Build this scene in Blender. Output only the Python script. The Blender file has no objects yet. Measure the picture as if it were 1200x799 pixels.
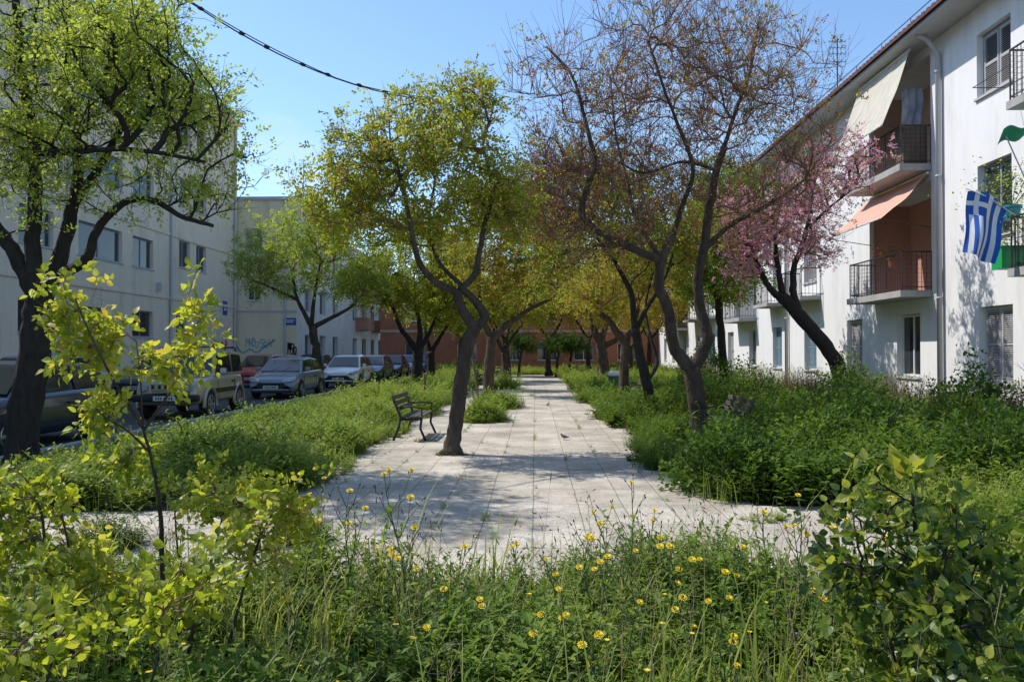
import bpy, math, random
import numpy as np
from mathutils import Vector
R = math.radians
sc = bpy.context.scene
COL = sc.collection
rnd = random.Random(11)

# ------------------------------------------------------------------ camera
EYE = 1.65
YAW, PITCH, FPX = math.atan(27 / 933), math.atan(12.5 / 933), 933.0
cam_d = bpy.data.cameras.new('camera'); cam = bpy.data.objects.new('camera', cam_d); COL.objects.link(cam)
cam_d.lens = 28.0; cam_d.sensor_width = 36; cam_d.clip_end = 2000; cam_d.clip_start = 0.05
cam.location = (0, 0, EYE); cam.rotation_euler = (R(90) + PITCH, 0, YAW)
sc.camera = cam
_f = np.array([-math.sin(YAW) * math.cos(PITCH), math.cos(YAW) * math.cos(PITCH), math.sin(PITCH)])
_r = np.array([math.cos(YAW), math.sin(YAW), 0.0])
_u = np.cross(_r, _f)
def at(px, py, Y):
    """point of the place at distance Y down the path, read off the photograph"""
    d = _f + (px - 600) / FPX * _r - (py - 399.5) / FPX * _u
    return np.array([0, 0, EYE]) + d * (Y / d[1])

# ------------------------------------------------------------------ light
SUN_EL, SUN_AZ = R(52), R(-66)        # azimuth from +Y, negative towards -X
S = Vector((math.sin(SUN_AZ) * math.cos(SUN_EL), math.cos(SUN_AZ) * math.cos(SUN_EL), math.sin(SUN_EL)))
ld = bpy.data.lights.new('sun', 'SUN'); ld.energy = 5.0; ld.angle = R(0.53); ld.color = (1.0, 0.955, 0.88)
lo = bpy.data.objects.new('sun', ld); COL.objects.link(lo); lo.rotation_euler = S.to_track_quat('Z', 'Y').to_euler()
lo.location = (-30, 20, 40)
w = bpy.data.worlds.new('World'); sc.world = w; w.use_nodes = True
nt = w.node_tree; bg = nt.nodes['Background']
sky = nt.nodes.new('ShaderNodeTexSky'); sky.sky_type = 'NISHITA'; sky.sun_disc = False
sky.sun_elevation = SUN_EL; sky.sun_rotation = SUN_AZ; sky.air_density = 1.0; sky.dust_density = 0.35; sky.ozone_density = 2.2; sky.altitude = 100
tc = nt.nodes.new('ShaderNodeTexCoord')
mp = nt.nodes.new('ShaderNodeMapping'); mp.inputs['Scale'].default_value = (1, 1, 2.2); mp.inputs['Location'].default_value = (0.33, 0.1, 0)
nz = nt.nodes.new('ShaderNodeTexNoise'); nz.inputs['Scale'].default_value = 3.0; nz.inputs['Detail'].default_value = 8; nz.inputs['Roughness'].default_value = 0.6
cr = nt.nodes.new('ShaderNodeValToRGB'); cr.color_ramp.elements[0].position = 0.575; cr.color_ramp.elements[1].position = 0.80
cr.color_ramp.elements[0].color = (0, 0, 0, 1); cr.color_ramp.elements[1].color = (0.55, 0.55, 0.55, 1)
mx = nt.nodes.new('ShaderNodeMix'); mx.data_type = 'RGBA'; mx.inputs[7].default_value = (7.0, 7.2, 7.4, 1)
nt.links.new(tc.outputs['Generated'], mp.inputs['Vector']); nt.links.new(mp.outputs['Vector'], nz.inputs['Vector'])
nt.links.new(nz.outputs['Fac'], cr.inputs['Fac']); nt.links.new(cr.outputs['Color'], mx.inputs[0])
tn = nt.nodes.new('ShaderNodeMix'); tn.data_type = 'RGBA'; tn.blend_type = 'MULTIPLY'; tn.inputs[0].default_value = 1.0; tn.inputs[7].default_value = (1.38, 1.52, 1.60, 1)
nt.links.new(sky.outputs['Color'], tn.inputs[6]); nt.links.new(tn.outputs[2], mx.inputs[6]); nt.links.new(mx.outputs[2], bg.inputs['Color'])
bg.inputs['Strength'].default_value = 0.138
sc.view_settings.view_transform = 'Standard'; sc.view_settings.look = 'None'; sc.view_settings.exposure = 0
sc.render.engine = 'CYCLES'
sc.cycles.max_bounces = 7; sc.cycles.diffuse_bounces = 3; sc.cycles.glossy_bounces = 3; sc.cycles.transmission_bounces = 3
sc.cycles.transparent_max_bounces = 4; sc.cycles.use_denoising = True
try: sc.cycles.denoiser = 'OPENIMAGEDENOISE'
except Exception: pass

# ------------------------------------------------------------------ materials
def c4(c): return (c[0], c[1], c[2], 1)
def mat(name, c1, c2=None, scale=6.0, rough=0.8, bump=0.0, bscale=None, metal=0.0, stain=None, stain_scale=0.7, coat=0.0, stretch=None, spec=None):
    m = bpy.data.materials.new(name); m.use_nodes = True; t = m.node_tree; p = t.nodes['Principled BSDF']
    p.inputs['Roughness'].default_value = rough; p.inputs['Metallic'].default_value = metal
    if coat: p.inputs['Coat Weight'].default_value = coat; p.inputs['Coat Roughness'].default_value = 0.05
    if spec is not None: p.inputs['Specular IOR Level'].default_value = spec
    if c2 is None: c2 = tuple(x * 0.82 for x in c1)
    tcn = t.nodes.new('ShaderNodeTexCoord'); vec = tcn.outputs['Object']
    if stretch:
        mpn = t.nodes.new('ShaderNodeMapping'); mpn.inputs['Scale'].default_value = stretch; t.links.new(vec, mpn.inputs['Vector']); vec = mpn.outputs['Vector']
    n = t.nodes.new('ShaderNodeTexNoise'); n.inputs['Scale'].default_value = scale; n.inputs['Detail'].default_value = 6; n.inputs['Roughness'].default_value = 0.65
    t.links.new(vec, n.inputs['Vector'])
    r = t.nodes.new('ShaderNodeValToRGB'); r.color_ramp.elements[0].position = 0.3; r.color_ramp.elements[1].position = 0.7
    r.color_ramp.elements[0].color = c4(c2); r.color_ramp.elements[1].color = c4(c1)
    t.links.new(n.outputs['Fac'], r.inputs['Fac']); out = r.outputs['Color']
    if stain:
        n2 = t.nodes.new('ShaderNodeTexNoise'); n2.inputs['Scale'].default_value = stain_scale; n2.inputs['Detail'].default_value = 7; n2.inputs['Roughness'].default_value = 0.7
        t.links.new(vec, n2.inputs['Vector'])
        r2 = t.nodes.new('ShaderNodeValToRGB'); r2.color_ramp.elements[0].position = 0.52; r2.color_ramp.elements[1].position = 0.72
        r2.color_ramp.elements[0].color = (0, 0, 0, 1); r2.color_ramp.elements[1].color = (0.8, 0.8, 0.8, 1)
        x = t.nodes.new('ShaderNodeMix'); x.data_type = 'RGBA'; t.links.new(n2.outputs['Fac'], r2.inputs['Fac'])
        t.links.new(r2.outputs['Color'], x.inputs[0]); t.links.new(out, x.inputs[6]); x.inputs[7].default_value = c4(stain); out = x.outputs[2]
    t.links.new(out, p.inputs['Base Color'])
    if bump:
        b = t.nodes.new('ShaderNodeBump'); b.inputs['Strength'].default_value = bump; b.inputs['Distance'].default_value = 0.03
        nb = t.nodes.new('ShaderNodeTexNoise'); nb.inputs['Scale'].default_value = bscale or scale * 2; nb.inputs['Detail'].default_value = 5
        t.links.new(vec, nb.inputs['Vector']); t.links.new(nb.outputs['Fac'], b.inputs['Height']); t.links.new(b.outputs['Normal'], p.inputs['Normal'])
    return m

def leafmat(name, cols, trans=0.45, rough=0.5, tint=1.5):
    """leaf: per-leaf value 'v' picks the colour; part of the light passes through"""
    m = bpy.data.materials.new(name); m.use_nodes = True; t = m.node_tree; p = t.nodes['Principled BSDF']; o = t.nodes['Material Output']
    a = t.nodes.new('ShaderNodeAttribute'); a.attribute_name = 'v'
    r = t.nodes.new('ShaderNodeValToRGB'); el = r.color_ramp.elements
    while len(el) < len(cols): el.new(0.5)
    for i, c in enumerate(cols):
        el[i].position = i / max(1, len(cols) - 1); k_ = 0.0 if 'pink' in name else 0.04; mn = sum(c) / 3; el[i].color = c4(tuple(x * (1 - k_) + mn * k_ for x in c))
    t.links.new(a.outputs['Fac'], r.inputs['Fac']); t.links.new(r.outputs['Color'], p.inputs['Base Color'])
    p.inputs['Roughness'].default_value = rough; p.inputs['Specular IOR Level'].default_value = 0.45 if 'glossy' in name or 'sap' in name else 0.18
    tr = t.nodes.new('ShaderNodeBsdfTranslucent'); mxx = t.nodes.new('ShaderNodeMix'); mxx.data_type = 'RGBA'; mxx.blend_type = 'MULTIPLY'
    mxx.inputs[0].default_value = 1.0; t.links.new(r.outputs['Color'], mxx.inputs[6]); mxx.inputs[7].default_value = (min(1.6, tint * 1.1), tint * 1.08, tint * 0.6, 1)
    t.links.new(mxx.outputs[2], tr.inputs['Color'])
    ms = t.nodes.new('ShaderNodeMixShader'); ms.inputs[0].default_value = trans
    t.links.new(p.outputs[0], ms.inputs[1]); t.links.new(tr.outputs[0], ms.inputs[2]); t.links.new(ms.outputs[0], o.inputs['Surface'])
    return m

M = {}
M['bark'] = mat('bark', (0.085, 0.058, 0.042), (0.026, 0.018, 0.013), 14, 0.95, 1.0, 22, stretch=(1, 1, 0.3), stain=(0.12, 0.09, 0.065), stain_scale=2.5)
M['bark_pale'] = mat('bark_pale', (0.125, 0.088, 0.062), (0.036, 0.024, 0.017), 12, 0.95, 1.0, 20, stretch=(1, 1, 0.3))
M['bark_dark'] = mat('bark_dark', (0.04, 0.032, 0.027), (0.014, 0.011, 0.01), 14, 0.95, 0.9, 22, stretch=(1, 1, 0.3))
M['twig_red'] = mat('twig_red', (0.24, 0.13, 0.10), (0.13, 0.07, 0.055), 5, 0.9)
M['leaf_yg'] = leafmat('leaf_yellow_green', [(0.075, 0.11, 0.015), (0.20, 0.25, 0.03), (0.33, 0.36, 0.045), (0.47, 0.42, 0.07)], trans=0.5, tint=1.4)
M['leaf_green'] = leafmat('leaf_green', [(0.05, 0.095, 0.018), (0.14, 0.21, 0.035), (0.26, 0.33, 0.055), (0.38, 0.42, 0.09)], trans=0.5, tint=1.4)
M['leaf_bright'] = leafmat('leaf_bright', [(0.08, 0.14, 0.025), (0.22, 0.30, 0.045), (0.36, 0.43, 0.08), (0.48, 0.50, 0.12)], trans=0.5, tint=1.4)
M['leaf_sap'] = leafmat('leaf_sapling', [(0.03, 0.075, 0.01), (0.16, 0.21, 0.012), (0.34, 0.38, 0.025), (0.50, 0.50, 0.06), (0.48, 0.30, 0.09)], trans=0.5, rough=0.45)
M['leaf_glossy'] = leafmat('leaf_glossy', [(0.02, 0.05, 0.012), (0.06, 0.11, 0.018), (0.18, 0.24, 0.03), (0.40, 0.40, 0.06), (0.34, 0.13, 0.06)], trans=0.42, rough=0.38)
M['leaf_weed'] = leafmat('leaf_weed', [(0.024, 0.055, 0.010), (0.085, 0.155, 0.020), (0.17, 0.25, 0.032), (0.29, 0.35, 0.065), (0.44, 0.40, 0.19)], trans=0.42, tint=1.4)
M['leaf_dark'] = leafmat('leaf_dark', [(0.025, 0.055, 0.012), (0.07, 0.135, 0.02), (0.13, 0.21, 0.03)], trans=0.35)
M['leaf_orange'] = leafmat('leaf_orange', [(0.15, 0.20, 0.02), (0.28, 0.28, 0.03), (0.38, 0.30, 0.05), (0.42, 0.26, 0.06), (0.34, 0.38, 0.04)], trans=0.5)
M['leaf_rust'] = leafmat('leaf_rust', [(0.16, 0.06, 0.04), (0.32, 0.12, 0.07), (0.42, 0.22, 0.13), (0.34, 0.28, 0.08)], trans=0.4)
M['pink'] = leafmat('pink_blossom', [(0.34, 0.13, 0.29), (0.58, 0.29, 0.51), (0.72, 0.47, 0.66), (0.40, 0.14, 0.24)], trans=0.5, tint=1.2)
M['yellow'] = mat('yellow_petal', (0.85, 0.66, 0.02), (0.80, 0.55, 0.01), 30, 0.6)
M['violet'] = mat('violet_petal', (0.36, 0.20, 0.50), (0.28, 0.14, 0.42), 30, 0.6)
M['bud'] = mat('green_bud', (0.07, 0.10, 0.03), (0.05, 0.05, 0.03), 30, 0.7)
M['stem'] = mat('green_stem', (0.07, 0.11, 0.03), (0.05, 0.07, 0.025), 12, 0.7)
M['straw'] = mat('straw', (0.35, 0.28, 0.15), (0.22, 0.17, 0.09), 12, 0.85)
M['white_wall'] = mat('white_render', (0.80, 0.79, 0.79), (0.73, 0.72, 0.72), 3.0, 0.9, 0.15, 60, stain=(0.60, 0.58, 0.56), stain_scale=1.1, stretch=(1, 1, 0.22))
M['cream_wall'] = mat('cream_render', (0.80, 0.665, 0.51), (0.71, 0.59, 0.45), 1.6, 0.92, 0.15, 50, stain=(0.50, 0.415, 0.32), stain_scale=0.9, stretch=(1, 1, 0.25))
M['cream_wall2'] = mat('yellowish_render', (0.78, 0.67, 0.48), (0.70, 0.60, 0.43), 1.6, 0.92, 0.15, 50, stain=(0.52, 0.44, 0.33), stain_scale=0.8, stretch=(1, 1, 0.3))
M['pale_wall'] = mat('pale_render', (0.74, 0.69, 0.62), (0.66, 0.61, 0.55), 1.6, 0.92, 0.1, 50, stain=(0.45, 0.43, 0.40), stretch=(1, 1, 0.4))
M['rose_wall'] = mat('rose_render', (0.55, 0.33, 0.27), (0.48, 0.28, 0.22), 1.6, 0.92)
M['terracotta'] = mat('terracotta_render', (0.46, 0.18, 0.10), (0.40, 0.15, 0.085), 1.2, 0.92, 0.1, 40, stain=(0.26, 0.09, 0.05))
M['salmon'] = mat('salmon_render', (0.60, 0.42, 0.33), (0.54, 0.37, 0.29), 2, 0.92, stain=(0.42, 0.30, 0.24))
M['balcony_front'] = mat('red_brown_panel', (0.46, 0.22, 0.15), (0.40, 0.18, 0.12), 2, 0.92)
M['red_wall'] = mat('coral_render', (0.54, 0.29, 0.23), (0.46, 0.24, 0.19), 2, 0.92, stain=(0.38, 0.21, 0.17))
M['concrete'] = mat('concrete', (0.42, 0.41, 0.40), (0.33, 0.32, 0.31), 5, 0.9, 0.2, 40, stain=(0.22, 0.21, 0.20), stain_scale=1.5)
M['trim'] = mat('grey_trim', (0.50, 0.50, 0.51), (0.42, 0.42, 0.43), 4, 0.85)
M['tile'] = mat('roof_tile', (0.17, 0.065, 0.05), (0.07, 0.03, 0.025), 9, 0.85, 0.3, 30)
M['shutter'] = mat('grey_shutter', (0.44, 0.43, 0.43), (0.34, 0.33, 0.33), 4, 0.7)
M['shutter_blue'] = mat('blue_shutter', (0.20, 0.31, 0.38), (0.15, 0.24, 0.31), 4, 0.6)
M['frame_white'] = mat('white_paint', (0.72, 0.72, 0.72), (0.64, 0.64, 0.64), 6, 0.5)
M['frame_blue'] = mat('blue_grey_paint', (0.27, 0.32, 0.40), (0.22, 0.26, 0.33), 6, 0.5)
M['glass'] = mat('window_glass', (0.035, 0.042, 0.05), (0.02, 0.024, 0.03), 1.5, 0.06, spec=0.8)
M['glass_car'] = mat('car_glass', (0.03, 0.037, 0.042), (0.018, 0.022, 0.025), 2.5, 0.05, spec=0.9)
M['dark'] = mat('dark_opening', (0.025, 0.023, 0.022), (0.012, 0.011, 0.01), 3, 0.9)
M['curtain'] = mat('curtain_cloth', (0.45, 0.43, 0.40), (0.25, 0.24, 0.23), 9, 0.9, stretch=(8, 8, 0.3))
M['iron'] = mat('painted_iron', (0.045, 0.046, 0.05), (0.025, 0.025, 0.028), 12, 0.6, metal=0.3)
M['bench_wood'] = mat('bench_wood', (0.12, 0.10, 0.075), (0.05, 0.042, 0.034), 9, 0.75, 0.3, 30, stretch=(6, 0.7, 6))
M['wood'] = mat('stake_wood', (0.20, 0.15, 0.10), (0.11, 0.08, 0.055), 10, 0.9, 0.3, 30, stretch=(5, 5, 0.5))
M['cabinet'] = mat('cabinet_brown', (0.20, 0.13, 0.08), (0.13, 0.085, 0.055), 5, 0.7)
M['awn_cream'] = mat('cream_canvas', (0.58, 0.54, 0.46), (0.45, 0.41, 0.34), 3, 0.95, 0.3, 5, stain=(0.36, 0.32, 0.26), stain_scale=2.0, stretch=(1, 2.5, 0.6))
M['sheet'] = mat('blue_white_cloth', (0.62, 0.63, 0.70), (0.20, 0.23, 0.36), 5, 0.9, stretch=(1, 1, 0.5))
M['blue'] = mat('flag_blue', (0.02, 0.12, 0.50), (0.015, 0.09, 0.42), 4, 0.85)
M['flag_white'] = mat('flag_white', (0.78, 0.80, 0.84), (0.70, 0.72, 0.78), 4, 0.85)
M['green_cloth'] = mat('green_cloth', (0.03, 0.30, 0.16), (0.02, 0.22, 0.12), 3, 0.8)
M['green_plastic'] = mat('green_plastic', (0.01, 0.38, 0.12), (0.01, 0.30, 0.09), 3, 0.45)
M['teal_plastic'] = mat('teal_plastic', (0.02, 0.28, 0.33), (0.015, 0.22, 0.26), 3, 0.45)
M['terra_pot'] = mat('terracotta_pot', (0.42, 0.16, 0.08), (0.34, 0.12, 0.06), 6, 0.85)
M['bin_green'] = mat('bin_green', (0.06, 0.16, 0.12), (0.04, 0.11, 0.085), 6, 0.6)
M['sign_blue'] = mat('sign_blue', (0.02, 0.07, 0.38), (0.02, 0.06, 0.32), 6, 0.5)
M['tyre'] = mat('tyre_rubber', (0.022, 0.022, 0.023), (0.013, 0.013, 0.014), 20, 0.85)
M['black_plastic'] = mat('black_plastic', (0.02, 0.02, 0.021), (0.012, 0.012, 0.013), 10, 0.55)
M['alloy'] = mat('wheel_alloy', (0.45, 0.45, 0.46), (0.36, 0.36, 0.37), 10, 0.35, metal=0.7)
M['lamp'] = mat('headlight_glass', (0.55, 0.57, 0.60), (0.30, 0.32, 0.34), 12, 0.08, metal=0.3)
M['plate'] = mat('plate_white', (0.70, 0.70, 0.68), (0.62, 0.62, 0.60), 10, 0.5)
M['tail'] = mat('tail_lamp', (0.35, 0.01, 0.01), (0.25, 0.008, 0.008), 10, 0.2)
M['bird_brown'] = mat('bird_feathers', (0.30, 0.20, 0.14), (0.16, 0.11, 0.08), 30, 0.9)
M['bird_grey'] = mat('grey_feathers', (0.22, 0.23, 0.26), (0.12, 0.12, 0.14), 30, 0.9)
M['cloud_litter'] = leafmat('litter', [(0.05, 0.035, 0.02), (0.12, 0.08, 0.04), (0.20, 0.14, 0.07), (0.10, 0.12, 0.03)], trans=0.1)
M['graf_teal'] = mat('teal_paint', (0.12, 0.36, 0.42), (0.16, 0.38, 0.42), 9, 0.8)
M['graf_red'] = mat('red_paint', (0.50, 0.05, 0.05), (0.42, 0.05, 0.05), 9, 0.8)
M['graf_black'] = mat('black_paint', (0.03, 0.03, 0.035), (0.025, 0.025, 0.03), 9, 0.8)
M['graf_blue'] = mat('pale_blue_paint', (0.32, 0.42, 0.50), (0.27, 0.36, 0.44), 9, 0.8)

def awning_mat():
    m = mat('striped_canvas', (0.6, 0.3, 0.2)); t = m.node_tree; p = t.nodes['Principled BSDF']
    wv = t.nodes.new('ShaderNodeTexWave'); wv.wave_type = 'BANDS'; wv.bands_direction = 'Y'; wv.inputs['Scale'].default_value = 1.6
    tcn = t.nodes.new('ShaderNodeTexCoord'); t.links.new(tcn.outputs['Object'], wv.inputs['Vector'])
    r = t.nodes.new('ShaderNodeValToRGB'); r.color_ramp.interpolation = 'CONSTANT'; r.color_ramp.elements[1].position = 0.55
    r.color_ramp.elements[0].color = (0.52, 0.24, 0.17, 1); r.color_ramp.elements[1].color = (0.58, 0.42, 0.33, 1)
    t.links.new(wv.outputs['Fac'], r.inputs['Fac']); t.links.new(r.outputs['Color'], p.inputs['Base Color']); return m
M['awn_stripe'] = awning_mat()

def paving_mat():
    m = bpy.data.materials.new('paving_slabs'); m.use_nodes = True; t = m.node_tree; p = t.nodes['Principled BSDF']; p.inputs['Roughness'].default_value = 0.9
    tcn = t.nodes.new('ShaderNodeTexCoord')
    b = t.nodes.new('ShaderNodeTexBrick'); b.offset = 0.0; b.inputs['Scale'].default_value = 1.0; b.inputs['Brick Width'].default_value = 0.48; b.inputs['Row Height'].default_value = 0.96
    b.inputs['Mortar Size'].default_value = 0.007; b.inputs['Mortar Smooth'].default_value = 0.3; b.inputs['Bias'].default_value = -0.2
    b.inputs['Color1'].default_value = (0.60, 0.545, 0.47, 1); b.inputs['Color2'].default_value = (0.50, 0.45, 0.385, 1); b.inputs['Mortar'].default_value = (0.27, 0.25, 0.20, 1)
    # joints wander a little
    nd = t.nodes.new('ShaderNodeTexNoise'); nd.inputs['Scale'].default_value = 1.3; nd.inputs['Detail'].default_value = 3
    vm = t.nodes.new('ShaderNodeVectorMath'); vm.operation = 'MULTIPLY_ADD'; vm.inputs[1].default_value = (0.04, 0.04, 0)
    t.links.new(tcn.outputs['Object'], nd.inputs['Vector']); t.links.new(nd.outputs['Color'], vm.inputs[0]); t.links.new(tcn.outputs['Object'], vm.inputs[2])
    t.links.new(vm.outputs[0], b.inputs['Vector'])
    n = t.nodes.new('ShaderNodeTexNoise'); n.inputs['Scale'].default_value = 1.1; n.inputs['Detail'].default_value = 9; n.inputs['Roughness'].default_value = 0.7
    t.links.new(tcn.outputs['Object'], n.inputs['Vector'])
    r = t.nodes.new('ShaderNodeValToRGB'); r.color_ramp.elements[0].position = 0.32; r.color_ramp.elements[0].color = (0.40, 0.365, 0.31, 1); r.color_ramp.elements[1].position = 0.62; r.color_ramp.elements[1].color = (1.06, 1.05, 1.03, 1)
    t.links.new(n.outputs['Fac'], r.inputs['Fac'])
    x = t.nodes.new('ShaderNodeMix'); x.data_type = 'RGBA'; x.blend_type = 'MULTIPLY'; x.inputs[0].default_value = 0.8
    t.links.new(b.outputs['Color'], x.inputs[6]); t.links.new(r.outputs['Color'], x.inputs[7])
    n2 = t.nodes.new('ShaderNodeTexNoise'); n2.inputs['Scale'].default_value = 45; n2.inputs['Detail'].default_value = 4; t.links.new(tcn.outputs['Object'], n2.inputs['Vector'])
    r2 = t.nodes.new('ShaderNodeValToRGB'); r2.color_ramp.elements[0].position = 0.35; r2.color_ramp.elements[0].color = (0.72, 0.71, 0.69, 1); r2.color_ramp.elements[1].position = 0.6; r2.color_ramp.elements[1].color = (1, 1, 1, 1)
    t.links.new(n2.outputs['Fac'], r2.inputs['Fac'])
    x2 = t.nodes.new('ShaderNodeMix'); x2.data_type = 'RGBA'; x2.blend_type = 'MULTIPLY'; x2.inputs[0].default_value = 1
    t.links.new(x.outputs[2], x2.inputs[6]); t.links.new(r2.outputs['Color'], x2.inputs[7]); t.links.new(x2.outputs[2], p.inputs['Base Color'])
    bp = t.nodes.new('ShaderNodeBump'); bp.inputs['Strength'].default_value = 0.35; bp.inputs['Distance'].default_value = 0.01
    mt = t.nodes.new('ShaderNodeMath'); mt.operation = 'MULTIPLY_ADD'; mt.inputs[1].default_value = -1.0
    t.links.new(b.outputs['Fac'], mt.inputs[0]); t.links.new(n2.outputs['Fac'], mt.inputs[2]); t.links.new(mt.outputs[0], bp.inputs['Height']); t.links.new(bp.outputs['Normal'], p.inputs['Normal'])
    return m
M['paving'] = paving_mat()
M['asphalt'] = mat('asphalt', (0.075, 0.075, 0.078), (0.045, 0.045, 0.047), 30, 0.92, 0.4, 120, stain=(0.10, 0.098, 0.095), stain_scale=0.6)
M['soil'] = mat('soil', (0.035, 0.045, 0.018), (0.05, 0.038, 0.022), 2.5, 0.95, 0.6, 25, stain=(0.03, 0.05, 0.015), stain_scale=1.2)

# ------------------------------------------------------------------ geometry collector
class Geo:
    def __init__(s): s.V = []; s.n = 0; s.F = []   # F: (faces array (m,k), mat, vals)
    def add(s, V, F, m=0, val=0.5):
        V = np.asarray(V, dtype=np.float32).reshape(-1, 3)
        if isinstance(F, np.ndarray): groups = [F]
        else:
            d = {}
            for f in F: d.setdefault(len(f), []).append(f)
            groups = [np.array(x) for x in d.values()]
        for a in groups: s.F.append((a + s.n, m, np.full(len(a), val, np.float32) if np.isscalar(val) else np.asarray(val, np.float32)))
        s.V.append(V); s.n += len(V); return s
    def box(s, lo, hi, m=0, T=None):
        x0, y0, z0 = lo; x1, y1, z1 = hi
        V = np.array([(x0, y0, z0), (x1, y0, z0), (x1, y1, z0), (x0, y1, z0), (x0, y0, z1), (x1, y0, z1), (x1, y1, z1), (x0, y1, z1)], float)
        if T is not None: V = T(V)
        return s.add(V, [(3, 2, 1, 0), (4, 5, 6, 7), (0, 1, 5, 4), (1, 2, 6, 5), (2, 3, 7, 6), (3, 0, 4, 7)], m)
    def tube(s, P, r, sides=6, m=0, val=0.5, cap=True, rough=0.0, rs=None):
        P = np.asarray(P, float); n = len(P); r = np.full(n, r) if np.isscalar(r) else np.asarray(r, float)
        D = np.gradient(P, axis=0); D /= np.maximum(np.linalg.norm(D, axis=1, keepdims=True), 1e-9)
        a = np.array([0.31, 0.95, 0.05]) if abs(D[0][1]) < 0.8 else np.array([0.95, 0.1, 0.3])
        X = np.cross(D, a); X /= np.maximum(np.linalg.norm(X, axis=1, keepdims=True), 1e-9); Y = np.cross(D, X)
        th = np.arange(sides) * 2 * math.pi / sides
        rr = r[:, None] * np.ones((1, sides))
        if rough and rs is not None:
            rr = rr * (1 + rough * rs.standard_normal((n, sides)) * 0.5 + rough * np.sin(th * 3 + rs.random() * 6)[None, :] * 0.6)
        V = P[:, None, :] + rr[:, :, None] * (np.cos(th)[None, :, None] * X[:, None, :] + np.sin(th)[None, :, None] * Y[:, None, :])
        i = np.arange(n - 1)[:, None] * sides; j = np.arange(sides)[None, :]; k = (j + 1) % sides
        F = np.stack([i + j, i + k, i + sides + k, i + sides + j], -1).reshape(-1, 4)
        s.add(V.reshape(-1, 3), F, m, val)
        if cap and sides > 3:
            c = np.arange(sides)[None, :]
            s.F.append((c[:, ::-1] + s.n - n * sides, m, np.array([0.5], np.float32))); s.F.append((c + s.n - sides, m, np.array([0.5], np.float32)))
        return s
    def inst(s, tv, tf, P, D, N, sc_, m=0, val=None):
        """copy leaf template (x across, y along, z up) to positions P with direction D, normal N, size sc_"""
        P = np.asarray(P, float); k = len(P)
        if k == 0: return s
        D = D / np.maximum(np.linalg.norm(D, axis=1, keepdims=True), 1e-9)
        X = np.cross(D, N); X /= np.maximum(np.linalg.norm(X, axis=1, keepdims=True), 1e-9); Z = np.cross(X, D)
        sc_ = np.asarray(sc_, float).reshape(-1, 1) * np.ones((k, 3)) if np.ndim(sc_) < 2 else sc_
        V = P[:, None] + tv[None, :, 0:1] * X[:, None] * sc_[:, None, 0:1] + tv[None, :, 1:2] * D[:, None] * sc_[:, None, 1:2] + tv[None, :, 2:3] * Z[:, None] * sc_[:, None, 2:3]
        F = (np.arange(k) * len(tv))[:, None, None] + tf[None]
        if val is None: val = np.random.rand(k)
        return s.add(V.reshape(-1, 3), F.reshape(-1, tf.shape[1]), m, np.repeat(val, len(tf)))
    def build(s, name, mats, parent=None, smooth=False, world=None):
        V = np.concatenate(s.V) if s.V else np.zeros((0, 3), np.float32)
        if world is not None: V = V - np.asarray(world, np.float32)
        me = bpy.data.meshes.new(name)
        ls = np.concatenate([f.ravel() for f, _, _ in s.F]).astype(np.int32)
        tot = np.concatenate([np.full(len(f), f.shape[1]) for f, _, _ in s.F]).astype(np.int32)
        st = np.concatenate([[0], np.cumsum(tot)[:-1]]).astype(np.int32)
        me.vertices.add(len(V)); me.vertices.foreach_set('co', V.astype(np.float32).ravel())
        me.loops.add(len(ls)); me.loops.foreach_set('vertex_index', ls)
        me.polygons.add(len(tot)); me.polygons.foreach_set('loop_start', st); me.polygons.foreach_set('loop_total', tot)
        me.polygons.foreach_set('material_index', np.concatenate([np.full(len(f), m) for f, m, _ in s.F]).astype(np.int32))
        me.polygons.foreach_set('use_smooth', np.full(len(tot), smooth))
        at_ = me.attributes.new('v', 'FLOAT', 'FACE'); at_.data.foreach_set('value', np.concatenate([v for _, _, v in s.F]).astype(np.float32))
        me.update(calc_edges=True); me.validate()
        for x in (mats if isinstance(mats, (list, tuple)) else [mats]): me.materials.append(M[x] if isinstance(x, str) else x)
        o = bpy.data.objects.new(name, me); COL.objects.link(o)
        if parent is not None: o.parent = parent
        return o

def tag(o, label=None, cat=None, group=None, kind=None):
    if label: o['label'] = label
    if cat: o['category'] = cat
    if group: o['group'] = group
    if kind: o['kind'] = kind
    return o
def thing(name, label, cat, loc=(0, 0, 0), rz=0, group=None):
    o = bpy.data.objects.new(name, None); COL.objects.link(o); o.location = tuple(float(a) for a in loc); o.rotation_euler = (0, 0, rz); o.empty_display_size = 0.2
    return tag(o, label, cat, group)
def struct(o): o['kind'] = 'structure'; return o
def dup(root, loc, rz, label=None, group=None):
    r = root.copy(); COL.objects.link(r); r.location = loc; r.rotation_euler = (0, 0, rz)
    if label: r['label'] = label
    if group: r['group'] = group
    for ch in list(root.children):
        c = ch.copy(); COL.objects.link(c); c.parent = r
        for g in ch.children:
            d = g.copy(); COL.objects.link(d); d.parent = c
    return r

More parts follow.
